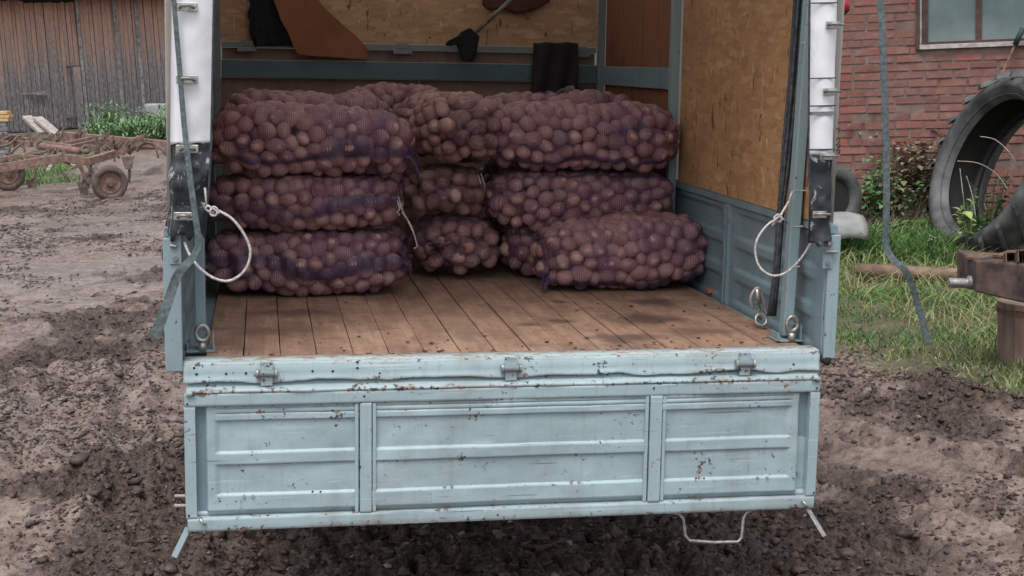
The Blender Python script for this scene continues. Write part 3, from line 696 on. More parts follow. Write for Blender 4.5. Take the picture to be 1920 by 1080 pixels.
def vpost(X0, Y0, w, d, z0, z1, name='side_post', mat=M_post): return P_(name, MB().box(X0-w/2, X0+w/2, Y0-d/2, Y0+d/2, z0, z1), mat, bevel=.003)
vpost(.965, 1.67, .035, .045, 1.0, 2.5); vpost(.965, 3.03, .035, .035, 1.0, 2.5, mat=M_greyrail); vpost(-.962, 1.67, .035, .045, 1.0, 2.5); vpost(-.967, 2.98, .035, .035, 1.0, 2.5, mat=M_greyrail)
# lining of the hold
P_('lining_panel', MB().box(.990, 1.000, .02, 1.645, 1.4045, 2.5), M_osb, label='strand board lining on the right wall')
P_('lining_panel', MB().box(.985, .995, 1.70, 3.01, 1.4045, 2.5), M_plyred, label='red-brown plywood lining in the front right corner')
pa, pb = at(1105,125,X=.975), at(1255,170,X=.975)
P_('lining_rail', MB().box(.966, .984, 1.70, 3.01, pb.z+.004, pa.z+.004), M_side, bevel=.003)
P_('lining_panel', MB().box(-.995, -.985, .02, 3.05, 1.4045, 2.5), M_osb)
Yb = 3.07
P_('headboard_panel', MB().box(-.96, .035, Yb, Yb+.015, 1.0, 1.7975), M_plybrown); P_('headboard_panel', MB().box(.038, .96, Yb+.002, Yb+.015, 1.0, 1.7975), M_plybrown)
P_('headboard_rail', MB().box(-.948, .945, Yb-.045, Yb+.001, 1.799, 1.885), M_teal, bevel=.004)
P_('gap_board', MB().box(-.946, .944, Yb+.012, Yb+.028, 1.886, 1.944), M_plybrown)
P_('cross_rail', MB().box(-.948, .945, Yb-.028, Yb+.010, 1.946, 1.974), M_greyrail, bevel=.003)
for u in (463, 755, 1090):
    px = at(u, 95, Y=Yb-.03)[0]; P_('rail_bracket', MB().box(px-.048, px+.048, Yb-.034, Yb-.0285, 1.925, 1.950).box(px-.03, px+.03, Yb-.034, Yb-.0285, 1.952, 1.978), M_greyrail, bevel=.002)
P_('back_panel', MB().box(-.955, .955, Yb+.012, Yb+.024, 1.976, 2.5), M_osb2, label='pale strand board across the front of the hold')
# tarpaulin roof and sides, bows
P_('roof_bow', MB().bar((-.98,.19,2.515), (.98,.19,2.515), .04, .03), M_post); P_('roof_bow', MB().bar((-.98,1.67,2.515), (.98,1.67,2.515), .04, .03), M_post); P_('roof_bow', MB().bar((-.98,3.03,2.515), (.98,3.03,2.515), .04, .03), M_post)
ys = np.linspace(.01, 3.12, 40); prof = [(-1.024,1.408), (-1.022,1.8), (-1.022,2.2), (-1.02,2.5), (-.98,2.56), (0,2.60), (.98,2.56), (1.02,2.5), (1.022,2.2), (1.022,1.8), (1.024,1.408)]
V = np.array([[(x+ (.003*math.sin(9*y+z*3)), y, z+(.012*math.sin(5*y) if abs(x) < .98 else 0)) for x, z in prof] for y in ys])
P_('tarpaulin', MB().grid(V[:, ::-1]), M_tarpout, smooth=True, solid=.003)
P_('front_sheet', MB().box(-1.05, 1.05, 3.105, 3.115, .98, 2.55), M_tarpout)
# corner flaps of the tarpaulin
def flap(ul, ur, v0, v1, mat, name, yb, wr, seed, curl, label):
    nz, nx = 70, 26; V = np.zeros((nz, nx, 3))
    for i, v in enumerate(np.linspace(v0, v1, nz)):
        f = (v-v0)/(v1-v0); l = at(np.interp(v, *ul), v, Y=yb)[0]; r = at(np.interp(v, *ur), v, Y=yb)[0]; z = at(np.interp(v, *ul), v, Y=yb)[2]
        for j in range(nx):
            s_ = j/(nx-1); x = l+(r-l)*s_; out = s_ if curl > 0 else 1-s_
            y = yb - .018*math.sin(math.pi*min(1, s_*1.0)) + .035*sstep(.86, 1.0, np.array(out))
            y += wr*(float(fbm(np.array([x*10+seed]), np.array([z*9]), 3, seed)[0])-.5)
            z2 = z+(wr*.25*math.sin(s_*14+seed) if i == nz-1 else 0)+ (s_-.5)*.006
            V[i, j] = (x, y, z2)
    return P_(name, MB().grid(V[:, ::-1]), mat, smooth=True, solid=.0035, label=label)
fL = flap(([-160,0,269], [322,321,318]), ([-160,0,269], [404,402,397]), -160, 269, M_white, 'corner_flap', -.022, .012, 5, -1, 'white upper tarpaulin flap on the left corner')
fLb = flap(([268,300,330,380,440], [318,320,316,319,313]), ([268,340,440], [397,393,384]), 268, 440, M_black, 'corner_flap', -.026, .075, 9, -1, 'scuffed black lower tarpaulin flap on the left corner')
fR = flap(([-160,0,290], [1521,1519,1516]), ([-160,0,290], [1578,1574,1565]), -160, 290, M_white, 'corner_flap', -.020, .010, 15, 1, 'white upper tarpaulin flap on the right corner')
fRb = flap(([288,360,455], [1516,1518,1517]), ([288,380,455], [1565,1563,1562]), 288, 455, M_black, 'corner_flap', -.024, .05, 19, 1, 'scuffed black lower tarpaulin flap on the right corner')
# ragged black tail of the flap at the outside
P_('flap_tail', MB().grid(np.array([[tuple(at(u, v, Y=.03)) for u in (us, us+7, us+13)] for us, v in ((316,395), (310,420), (309,450), (304,472), (303,484), (309,497))])[:, ::-1]), M_black, solid=.004)
P_('flap_tail', MB().grid(np.array([[tuple(at(u, v, Y=.03)) for u in (us-9, us-4, us)] for us, v in ((1570,440), (1571,460), (1573,480), (1574,497), (1571,504))])[:, ::-1]), M_black, solid=.004)
for u, v, w in ((350,13,.062), (351,149,.062), (351,279,.064), (345,405,.058)):
    p = at(u, v, Y=-.043); e = MB()
    e.box(p.x-w/2, p.x+w/2, -.053, -.049, p.z-.012, p.z+.012); P_('eyelet_plate', e, M_zinc, fL, bevel=.003)
    P_('eyelet_staple', MB().tube([(p.x-w*.3, -.052, p.z-.004), (p.x-w*.2, -.064, p.z+.004), (p.x+w*.15, -.066, p.z+.004), (p.x+w*.34, -.052, p.z-.003)], .0042, 8), M_bare, fL, smooth=True)
for u, v in ((1560,47), (1554,172), (1549,293), (1535,402)):
    p = at(u, v, Y=-.04); w = .046
    P_('eyelet_plate', MB().box(p.x-w/2, p.x+w/2, -.050, -.046, p.z-.011, p.z+.011), M_zinc, fR, bevel=.003)
    P_('eyelet_staple', MB().tube([(p.x-w*.4, -.05, p.z), (p.x-w*.1, -.062, p.z+.004), (p.x+w*.35, -.062, p.z+.003), (p.x+w*.75, -.05, p.z+.001)], .0042, 8), M_bare, fR, smooth=True)
for v, th in ((6,.004), (147,.0035), (199,.004), (213,.0105), (281,.005)):
    a, e = at(1518, v, Y=-.04), at(1571-v*.02, v-1, Y=-.04)
    P_('sewn_tape', MB().bar(a, e, .003, th, (0,0,1)), M_cord if v != 213 else M_greyrail, fR)
P_('edge_cord', MB().tube([at(1521,-100,Y=-.045), at(1518,0,Y=-.045), at(1516,290,Y=-.045), at(1519,360,Y=-.045), at(1517,455,Y=-.04)], .0035, 8), M_cord, smooth=True)
P_('edge_cord', MB().tube([at(403,-100,Y=-.045), at(401,0,Y=-.045), at(396,270,Y=-.05), at(392,350,Y=-.05), at(384,440,Y=-.045)], .0035, 8), M_cord, smooth=True)
p = at(1581, 11, Y=.15); P_('marker_lamp', MB().lathe([(0,.022), (.012,.020), (.019,.010), (.020,-.004), (.016,-.012), (0,-.012)], Matrix.Translation(p) @ Matrix.Rotation(1.2, 4, 'X'), 20, close=False), M_red, smooth=True)
P_('marker_lamp_base', MB().lathe([(0,-.006), (.025,-.006), (.025,-.014), (0,-.014)], Matrix.Translation(p) @ Matrix.Rotation(1.2, 4, 'X'), 20, close=False), M_dark)
# hooks of the curtain beside the right flap
mb = MB()
for v in (243, 262, 272, 283): 
    q = at(1568, v, Y=-.01); mb.tube([q, q+Vector((.006,-.006,.006)), q+Vector((.011,-.004,0)), q+Vector((.006,-.004,-.008))], .002, 6)
P_('lacing_hook', mb, M_dark, smooth=True)['kind'] = 'stuff'
# chassis and wheels
P_('chassis_rail', MB().box(-.42, -.36, .06, 3.6, .74, .88), M_dark); P_('chassis_rail', MB().box(.36, .42, .06, 3.6, .74, .88), M_dark)
for k in range(6): P_('cross_member', MB().box(-.96, .96, .35+k*.5, .41+k*.5, .885, .948), M_dark)
P_('rear_axle', MB().tube([(-.8,1.75,.34), (.8,1.75,.34)], .05, 12), M_mudmetal)
for sx in (-1, 1):
    wh = bpy.data.objects.new('wheel', None); COL.objects.link(wh); wh.parent = truck
    Mx = Matrix.Translation((sx*.80, 1.75, .34)) @ Matrix.Rotation(math.pi/2, 4, 'Y')
    MB().lathe([(.20,-.09), (.30,-.10), (.335,-.08), (.34,0), (.335,.08), (.30,.10), (.20,.09)], Mx, 40).build('tyre', M_rubber, wh, smooth=True)
    MB().lathe([(.03,-.02), (.12,-.02), (.20,-.08), (.205,.08), (.12,.03), (.03,.05)], Mx, 30).build('rim', M_greyrail, wh, smooth=True)

# ------------------------------------------------------------------ potato sacks
def potato_mesh(seed):
    r = np.random.default_rng(seed); import bmesh
    bm = bmesh.new(); bmesh.ops.create_icosphere(bm, subdivisions=3, radius=1)
    e = [r.uniform(1.0, 1.36), r.uniform(.94, 1.03), r.uniform(.90, .99)]; ph = r.uniform(0, 6, 6); k = r.uniform(.03, .09)
    for v in bm.verts:
        x, y, z = v.co; s_ = 1+k*math.sin(2.1*x+ph[0])*math.cos(1.7*y+ph[1])+.04*math.sin(3.3*z+ph[2]+1.5*x)+.018*math.sin(7*x+ph[3])*math.sin(6*y+ph[4])
        v.co = Vector((x*e[0]*s_, y*e[1]*s_*(1+.10*x*math.sin(ph[5])), z*e[2]*s_))
    me = bpy.data.meshes.new('potato'); bm.to_mesh(me); bm.free(); me.materials.append(M_potato)
    me.polygons.foreach_set('use_smooth', [True]*len(me.polygons)); return me, e
POT = [potato_mesh(100+i) for i in range(8)]
def sack(label, cen, half, rz=0, tilt=(0,0), seed=0, net=M_net, vis=None, seam=None, seamw=.015, n=270, pr=(.0262,.0345), droop=0, tail=None, tie=None, p_exp=3.7):
    """half = (a along its length, b, c). Local x = length. vis(world point, normal) keeps what can be seen."""
    a, b_, c_ = half; r = np.random.default_rng(seed)
    Mr = Matrix.Rotation(rz, 4, 'Z') @ Matrix.Rotation(tilt[1], 4, 'Y') @ Matrix.Rotation(tilt[0], 4, 'X')
    root = thing('potato_sack', label, 'sack', cen, 0, 'net sacks of potatoes stacked in the truck', tf=True)
    root.rotation_euler = Mr.to_euler(); M3 = np.array(Mr.to_3x3())
    lump = lambda P: 1+.055*np.sin(P[:, 0]/a*4.1+seed)+.03*np.sin(P[:, 0]/a*9+seed*2)   # uneven fill along the length
    def level(P, sh):
        q = np.abs(P)/np.array([a-sh, b_-sh, c_-sh]); k = 1/lump(P); q[:, 1] *= k; q[:, 2] *= k
        return (q[:, 0]**4.6+q[:, 1]**p_exp+q[:, 2]**p_exp)**(1/3.4)
    n = int(n*.94); rad = r.uniform(pr[0], pr[1], n)
    P = r.uniform(-1, 1, (n, 3))*np.array([a, b_, c_])*.95
    # start near the skin on the seen side
    for it in range(170):
        d = P[:, None]-P[None]; L = np.linalg.norm(d, axis=2)+np.eye(n); s_ = (rad[:, None]+rad[None])*1.06
        ov = np.clip(s_-L, 0, None)*(1-np.eye(n)); P = P+(d/L[..., None]*ov[..., None]*.35).sum(1)
        lv = level(P, rad.mean()); P = np.where((lv > 1)[:, None], P/lv[:, None], P*(1+.012*(lv < .98))[:, None])
    lvl = level(P, rad.mean()); nw = P/np.array([a**2, b_**2, c_**2]); nw = nw/np.linalg.norm(nw, axis=1)[:, None]; nwW = nw @ M3.T
    keep = (nwW[:, 1] < .35) | (nwW[:, 2] > .25)
    keep &= ~((nwW[:, 2] < -.80) & (nwW[:, 1] > -.4))
    if vis is not None: keep &= vis(P @ M3.T+np.array(cen), nwW)
    P, rad, lvl = P[keep], rad[keep], lvl[keep]
    if droop: P[:, 2] -= droop*np.abs(P[:, 0]/a)**2.5
    E = []; 
    for i in range(len(P)):
        me, e = POT[r.integers(len(POT))]; o = bpy.data.objects.new('potato', me); COL.objects.link(o); o.parent = root
        o.location = P[i]; R_ = Matrix.Rotation(r.uniform(0, 6.28), 3, 'Z') @ Matrix.Rotation(r.uniform(0, 6.28), 3, 'X') @ Matrix.Rotation(r.uniform(-.6, .6), 3, 'Y')
        o.rotation_euler = R_.to_euler(); s_ = rad[i]*1.0; o.scale = (s_,)*3
        E.append((np.array(R_), np.array(e)*s_*1.02))
    # net drawn tight over them
    nu, nv = 130, 104; tu = np.linspace(-1, 1, nu); tv = np.linspace(0, 2*math.pi, nv, endpoint=False)
    U_, V_ = np.meshgrid(tu, tv, indexing='ij'); ends = (1-np.abs(U_)**4.6)**(1/p_exp); ends = np.maximum(ends, .02)
    sh = .020
    sg = lambda x, e: np.sign(x)*np.abs(x)**e
    Xn = U_*(a-sh); lm = 1+.055*np.sin(U_*4.1+seed)+.03*np.sin(U_*9+seed*2)
    Yn = sg(np.cos(V_), 2/p_exp)*(b_-sh)*ends*lm; Zn = sg(np.sin(V_), 2/p_exp)*(c_-sh)*ends*lm
    B = np.stack([Xn, Yn, Zn], -1).reshape(-1, 3)
    if droop: B[:, 2] -= droop*np.abs(B[:, 0]/a)**2.5
    N = np.stack([sg(U_, 2.4)/a*ends.clip(.3), Yn/b_**2*1.0, Zn/c_**2*1.0], -1).reshape(-1, 3)
    N[:, 0] = (np.sign(U_)*np.abs(U_)**6/a*3).ravel(); N /= np.linalg.norm(N, axis=1)[:, None]+1e-9
    hgt = np.full(len(B), -.004)
    for i in range(len(P)):
        R_, e = E[i]; sel = np.where(((B-P[i])**2).sum(1) < (.085)**2)[0]
        if not len(sel): continue
        q = ((B[sel]-P[i]) @ R_)/e; dn = (N[sel] @ R_)/e
        A_ = (dn**2).sum(1); B2 = (q*dn).sum(1); C2 = (q**2).sum(1)-1; D_ = B2**2-A_*C2
        ok = D_ > 0; t = (-B2+np.sqrt(np.clip(D_, 0, None)))/A_; hgt[sel[ok]] = np.maximum(hgt[sel[ok]], t[ok])
    hgt = np.clip(hgt, -.004, .035).reshape(nu, nv)
    hs0 = hgt.copy()
    for it in range(7):
        av = (np.roll(hgt, 1, 1)+np.roll(hgt, -1, 1)+np.vstack([hgt[:1], hgt[:-1]])+np.vstack([hgt[1:], hgt[-1:]]))/4
        hgt = np.maximum(hs0, av)
    hgt = hgt+.0015
    Vn = B.reshape(nu, nv, 3)+N.reshape(nu, nv, 3)*hgt[..., None]
    # seam band ruckled along the front
    sv = np.zeros((nu, nv))
    if seam is not None:
        phi = seam+.10*np.sin(tu*2.3+seed)+.05*np.sin(tu*6+seed); dphi = np.abs((V_-phi[:, None]+math.pi) % (2*math.pi)-math.pi)*b_*1.0
        sv = np.exp(-(dphi/seamw)**4)*(.6+.5*fbm(U_*6+seed, V_*0+3, 2, seed)); Vn = Vn+N.reshape(nu, nv, 3)*(sv*(.0035+.004*np.sin(U_*a*2*math.pi/.012)))[..., None]
        sv = sv*(.35+.8*sstep(-.9, .9, U_+ (1 if seed % 2 else 0)))
    ruck = sstep(.90, 1.0, np.abs(U_))*.5+sstep(.60, .78, fbm(U_*3+seed, np.sin(V_)*1.5+9, 3, seed+50))*.55
    vv = np.cumsum(np.linalg.norm(np.diff(Vn[nu//2], axis=0, append=Vn[nu//2][:1]), axis=1))
    i, j = np.meshgrid(np.arange(nu-1), np.arange(nv), indexing='ij'); f = np.stack([(i*nv+j).ravel(), ((i+1)*nv+j).ravel(), ((i+1)*nv+(j+1) % nv).ravel(), (i*nv+(j+1) % nv).ravel()], 1)
    np_mesh('net', Vn.reshape(-1, 3), f, net, root, attrs={'nu': (U_*a).ravel(), 'nv': np.tile(vv, nu), 'seam': sv.ravel(), 'ruck': ruck.ravel()})
    if tail:                                   # loose ends of the net: (x sign, length, drop direction, spread, z offset)
        for (sx, L, dz, sp, z0, y0) in tail:
            nn, mm = 16, 26; G = np.zeros((nn, mm, 3)); nuA = np.zeros((nn, mm))
            for ii in range(nn):
                f_ = ii/(nn-1)
                for jj in range(mm):
                    g = jj/(mm-1)-.5; wv = .010*math.sin(g*34+ii*.5+seed)*(.3+f_)
                    G[ii, jj] = (sx*(a*.90+L*f_), y0+wv-.02*f_+.02*math.sin(g*9), z0+g*sp*(.55+.6*abs(f_-.35))+dz*f_*f_)
                    nuA[ii, jj] = f_*L
            GF = gridfaces(nn, mm); np_mesh('net_tail', G.reshape(-1, 3), GF, net, root, attrs={'nu': nuA.ravel(), 'nv': G[..., 2].ravel(), 'seam': np.full(nn*mm, .45), 'ruck': np.full(nn*mm, .65)})
    if tie:
        for pts in tie: MB().tube([Vector(Mr.to_3x3().inverted() @ (Vector(q)-Vector(cen))) for q in pts], .0028, 6).build('tie_string', M_rope, root, smooth=True)
    return root
F_ = 1.5*math.pi; FR = math.pi      # around the section: pi -> local -y (front)
def W4(*pts): return [tuple(at(u, v, Y=y)) for u, v, y in pts]
sack('bottom potato sack of the left stack, lying on the floor boards', (-.592, 1.345, 1.122), (.390, .215, .128), seed=1, seam=FR-.05, n=275, tail=[(1, .05, -.02, .09, .015, -.12)])
sack('middle potato sack of the left stack, with a white tie string at its right end', (-.595, 1.36, 1.350), (.378, .212, .112), seed=2, seam=FR-.02, n=265,
     tie=[W4((747,368,1.22),(752,388,1.20),(758,402,1.19),(772,425,1.19),(782,460,1.19)), W4((753,398,1.2),(764,412,1.18),(776,438,1.18),(783,462,1.19),(776,466,1.18)), W4((745,376,1.2),(750,392,1.19),(744,398,1.19),(750,404,1.19))])
sack('top potato sack of the left stack, its net sagging at the right end', (-.568, 1.37, 1.583), (.392, .218, .140), seed=3, tilt=(0,.012), seam=FR+.15, n=285, droop=.012, tail=[(1, .055, -.075, .11, -.035, -.13)])
sack('half-hidden potato sack behind the top of the left stack', (-.57, 1.80, 1.60), (.36, .20, .165), seed=4, vis=lambda W_, N_: W_[:, 2] > 1.60, seam=None, n=240)
sack('bottom potato sack of the middle stack, end on to the tailgate', (.048, 1.92, 1.123), (.405, .195, .130), rz=math.pi/2, seed=5, net=M_net2, vis=lambda W_, N_: W_[:, 1] < 1.86, seam=None, n=250, pr=(.028,.036), p_exp=2.6, tail=[(-1, .05, .0, .05, .02, .12)])
sack('middle potato sack of the middle stack, end on to the tailgate', (.005, 1.94, 1.345), (.400, .190, .120), rz=math.pi/2, seed=6, net=M_net2, vis=lambda W_, N_: W_[:, 1] < 1.86, seam=None, n=230, pr=(.029,.038), p_exp=2.6,
     tie=[W4((902,326,1.6),(908,345,1.59),(909,352,1.6)), W4((897,328,1.6),(902,346,1.59))])
sack('tilted potato sack on top of the middle stack, its end towards the tailgate', (.010, 1.86, 1.600), (.45, .200, .160), rz=math.pi/2+.17, tilt=(.10,.10), seed=7, net=M_net2, vis=lambda W_, N_: W_[:, 1] < 2.1, seam=None, n=290, p_exp=2.5)
sack('potato sack with slack dark net behind the top of the middle stack', (-.17, 2.12, 1.625), (.27, .18, .165), rz=.1, seed=8, vis=lambda W_, N_: W_[:, 2] > 1.45, n=190, tail=[(-1, .10, -.03, .13, .03, -.10)])
sack('potato sack low in the dark gap behind the left stack', (-.52, 1.80, 1.125), (.365, .21, .130), seed=14, vis=lambda W_, N_: W_[:, 0] > -.36, n=230)
sack('potato sack at mid height in the dark gap behind the left stack', (-.52, 1.80, 1.36), (.365, .21, .120), seed=15, vis=lambda W_, N_: W_[:, 0] > -.36, n=230)
sack('potato sack low in the dark gap between the middle and right stacks', (.58, 2.20, 1.125), (.345, .20, .130), seed=16, vis=lambda W_, N_: W_[:, 0] < .40, n=230)
sack('potato sack at mid height in the dark gap between the middle and right stacks', (.57, 2.16, 1.36), (.355, .20, .122), seed=17, vis=lambda W_, N_: W_[:, 0] < .40, n=230)
sack('bottom potato sack at the back of the right stack, mostly behind the front one', (.58, 1.73, 1.117), (.345, .21, .124), seed=9, vis=lambda W_, N_: W_[:, 0] < .60, seam=None, n=230, rz=.03)
sack('middle potato sack of the right stack, under the dark-seamed top one', (.565, 1.68, 1.325), (.400, .215, .132), seed=10, net=M_net, seam=FR-.85, n=285, seamw=.016)
sack('top potato sack of the right stack, with a dark violet seam low on its front', (.560, 1.66, 1.590), (.412, .222, .146), seed=11, seam=FR+.52, n=295, seamw=.024)
sack('half-hidden potato sack behind the top of the right stack', (.55, 2.05, 1.60), (.38, .20, .170), seed=12, vis=lambda W_, N_: W_[:, 2] > 1.6, n=240)
sack('front right potato sack lying on the floor boards against the side board', (.676, 1.385, 1.140), (.362, .200, .146), seed=13, rz=.04, tilt=(0,-.06), seam=FR+.72, seamw=.036, n=285, pr=(.027,.0365), tail=[(-1, .035, -.05, .12, -.065, -.12)],
     tie=[W4((1330,421,1.3),(1331,432,1.29),(1334,441,1.28),(1334,452,1.29))])

# ------------------------------------------------------------------ things in and on the truck
def sheet(pts, Y0, th, name, mat, label, cat, curve=None):
    """outline in photo points at depth Y0, given real thickness"""
    fr = [at(u, v, Y=Y0) for u, v in pts]; n = len(fr)
    if curve: fr = [p+Vector((0, curve(i, p), 0)) for i, p in enumerate(fr)]
    bk = [p+Vector((0, th, 0)) for p in fr]
    mb = MB().add(fr+bk, [tuple(range(n)), tuple(range(2*n-1, n-1, -1))]+[(i, i+n, (i+1) % n+n, (i+1) % n) for i in range(n)])
    return tag(mb.build(name, mat), label, cat, tf=True)
sheet([(506,-60),(513,0),(521,20),(527,38),(540,60),(548,82),(555,96),(562,103),(600,106),(640,108),(688,111),(691,108),(687,88),(668,68),(640,44),(612,18),(598,2),(590,-60)][::-1], 2.985, .009, 'plywood_offcut', M_plyorange, 'orange-brown curved plywood offcut leaning at the front of the hold', 'board')
M_navy = mat_simple('navy_cloth', (.010,.013,.022), .9, 0, .4, 12, .8)
nz_, nx_ = 16, 12; V = np.zeros((nz_, nx_, 3))
for i, v in enumerate(np.linspace(-30, 86, nz_)):
    l = np.interp(v, [-30,0,10,28,40,60,86], [466,466,470,463,469,467,478]); r_ = np.interp(v, [-30,20,50,86], [530,528,540,552])
    for j in range(nx_): V[i, j] = at(l+(r_-l)*j/(nx_-1), v, Y=3.03); V[i, j, 1] += .014*math.sin(j*1.6+i*.15)
tag(MB().grid(V[:, ::-1]).build('hanging_jacket', M_navy, smooth=True, solid=.006), 'dark navy cloth hanging against the pale strand board', 'cloth', tf=True)
V = np.zeros((10, 16, 3))
for i in range(10):
    for j in range(16):
        u = 905+j/15*125; lo = np.interp(u, [905,918,935,950,965,1000,1030], [10,20,16,18,26,20,4]); V[i, j] = at(u, -30+(lo+30)*i/9, Y=3.05); V[i, j, 1] += .01*math.sin(j*1.1)
tag(MB().grid(V[:, ::-1]).build('red_rag', mat_simple('rag_cloth', (.085,.03,.022), .9, 0, .3, 15, .7), smooth=True, solid=.005), 'dark reddish rag hanging at the top of the pale strand board', 'cloth', tf=True)
b = NB('mesh_cloth'); c = b.co(); wv = b.math('MULTIPLY', b.n('TexWave', {'Vector': b.co((1,1,1)), 'Scale': 42.0, 'Distortion': .6}).outputs['Fac'], b.n('TexWave', {'Vector': b.co(), 'Scale': 42.0, 'Distortion': .6}, bands_direction='Z').outputs['Fac'])
M_meshcloth = b.done(b.mix(wv, (.012,.008,.012), (.050,.030,.042)), .85, 0, b.bump(wv, .6, .004))
V = np.zeros((18, 16, 3))
for i, v in enumerate(np.linspace(80, 184, 18)):
    for j in range(16):
        u = 1000-4*(i/17)+j/15*(84+2*(i/17)); vv = v-(0 if i < 15 else (i-14)*3.6*(j/15)**1.5*2)+.8*math.sin(j)
        V[i, j] = at(u, vv, Y=2.985); V[i, j, 1] += .012*math.sin(j*1.0+i*.2)-.01
tag(MB().grid(V[:, ::-1]).build('empty_sack', M_meshcloth, smooth=True, solid=.004), 'empty dark net sack hung over the rail at the front of the hold', 'sack', tf=True)
V = np.zeros((8, 12, 3))
for i in range(8):
    for j in range(12): u = 1012+j*6; V[i, j] = at(u, 172+i*4-12*math.exp(-((u-1066)/12)**2)*(1-i/7)+2*math.sin(j*1.7), Y=2.45+.05*math.sin(j))
tag(MB().grid(V[:, ::-1]).build('net_bundle', mat_simple('greyish_net', (.15,.12,.13), .8, 0, .4, 30, .9), smooth=True, solid=.01), 'pale crumpled empty net on the sacks under the hung dark sack', 'net', tf=True)
br = thing('broom', 'broom with a grey handle and black brush head, leaning on the rail', 'broom', tuple(at(873,80,Y=2.93)), tf=True)
base = Vector(br.location)
MB().tube([at(886,66,Y=2.93)-base, at(985,-26,Y=2.86)-base], .0105, 10).build('handle', mat_simple('grey_handle', (.20,.18,.17), .7), br, smooth=True)
r = np.random.default_rng(5); hd = MB()
out = [(836,84),(842,76),(862,66),(866,60),(882,52),(900,68),(897,84),(893,104),(888,116),(868,114),(863,98),(858,84),(846,86)]
fr = [at(u, v, Y=2.905)-base for u, v in out]; n_ = len(fr); bk = [p+Vector((0,.05,0)) for p in fr]
hd.add(fr+bk, [tuple(range(n_))[::-1], tuple(range(n_, 2*n_))]+[(i, (i+1) % n_, (i+1) % n_+n_, i+n_) for i in range(n_)])
hd.build('brush_head', mat_simple('black_bristles', (.008,.008,.011), .95, 0, .5, 60, 1.0), br, bevel=.006)
# bundle of dark cords beside the right pole
cb = thing('cord_bundle', 'bundle of dark rubber cords hanging inside the right rear pole', 'cords', tuple(at(1450,590,Y=.3)), tf=True); base = Vector(cb.location)
for k in range(7):
    o_ = (k-3)*2.7; pts = []
    for v, uc, sp in ((-120,1512,1.25), (0,1500,1.15), (60,1496,1.1), (150,1489,1.05), (250,1479,1.0), (300,1474,.9), (400,1463,.5), (470,1459,.45), (540,1453,.5), (592,1446,.7)):
        pts.append(at(uc+o_*sp+random.uniform(-.8,.8), v, Y=.275+.012*math.sin(k*2.1))-base)
    MB().tube(pts, .0065, 8).build('cord', M_cord, cb, smooth=True)
MB().tube([at(1510,-20,Y=.2)-base, at(1514,40,Y=.2)-base, at(1517,85,Y=.2)-base, at(1508,115,Y=.2)-base, at(1503,150,Y=.22)-base], .004, 6).build('cord', M_cord, cb, smooth=True)
MB().bar(at(1503,79,Y=.17)-base, at(1517,80,Y=.17)-base, .004, .004).build('clip', M_rope, cb)
# white rope loops
def spline(pts, k=8):
    P = [Vector(p) for p in pts]; out = []
    for i in range(len(P)-1):
        a, b2, c2, d2 = P[max(i-1,0)], P[i], P[i+1], P[min(i+2, len(P)-1)]
        for s_ in range(k):
            t = s_/k; out.append(.5*((2*b2)+(-a+c2)*t+(2*a-5*b2+4*c2-d2)*t*t+(-a+3*b2-3*c2+d2)*t**3))
    return out+[P[-1]]
L = spline([at(u, v, Y=y) for u, v, y in ((385,382,-.03), (398,391,-.05), (412,396,-.06), (437,412,-.07), (458,440,-.07), (469,468,-.07), (465,496,-.07), (449,517,-.07), (425,527,-.07), (398,520,-.07), (374,502,-.06), (356,478,-.04), (346,455,-.02))])
def rope(name, label, paths, rad):
    rt = thing(name, label, 'rope', tuple(paths[0][0]), tf=True); b0 = Vector(rt.location)
    for i, p in enumerate(paths): MB().tube([q-b0 for q in p], rad if i == 0 else rad*.85, 8).build('rope_loop' if i == 0 else 'knot', M_rope, rt, smooth=True)
rope('tie_rope', 'white rope loop hanging from the left tarpaulin corner', [L, spline([at(u, v, Y=-.065) for u, v in ((392,398),(400,388),(408,394),(404,404),(395,402),(398,391),(412,400))], 5), [at(388,386,Y=-.05), at(384,352,Y=-.04)], spline([at(u,v,Y=-.06) for u, v in ((398,392),(390,386),(386,392),(394,398),(402,398))],5)], .0042)
L = spline([at(u, v, Y=y) for u, v, y in ((1479,378,.14), (1470,393,.12), (1460,408,.10), (1440,421,.08), (1421,446,.06), (1416,472,.06), (1424,500,.05), (1445,516,.04), (1468,514,.04), (1490,498,.02), (1508,476,.0), (1520,456,-.02))])
rope('tie_rope', 'white rope loop hanging from the right pole', [L, spline([at(u, v, Y=.10) for u, v in ((1450,410),(1458,402),(1466,408),(1462,416),(1453,412),(1456,404),(1470,412))], 5), [at(1479,378,Y=.14), at(1486,358,Y=.15)], spline([at(u,v,Y=.09) for u, v in ((1460,406),(1452,414),(1448,424))],4)], .0038)
# ratchet straps
st = MB().ribbon(spline([Vector((-1.0,.02,2.52))]+[at(u, v, Y=y) for u, v, y in ((318,-120,-.05), (326,0,-.055), (336,120,-.06), (345,230,-.065), (356,330,-.085), (366,405,-.095), (371,440,-.095), (371,462,-.095), (360,485,-.10), (345,500,-.105), (332,518,-.105), (322,545,-.105), (308,585,-.115), (289,633,-.12))], 6), ((0,.5,.62,.72,1), (.012,.018,.020,.024,.031)), (1,0,.12), .003)
o = st.build('lashing_strap', M_strap, smooth=False); tag(o, 'grey-green webbing strap hanging down the left tarpaulin corner', 'strap', tf=True)
st = MB().ribbon(spline([Vector((1.0,.02,2.54)), Vector((1.05,-.02,2.46))]+[at(u, v, Y=y) for u, v, y in ((1642,-120,-.04), (1651,0,-.05), (1657,130,-.06), (1661,250,-.06), (1662,380,-.06), (1660,445,-.05), (1664,470,-.05), (1676,488,-.06), (1696,506,-.07), (1710,535,-.06), (1722,575,-.05), (1742,641,-.05))], 6), .021, (1,-.2,.05), .003)
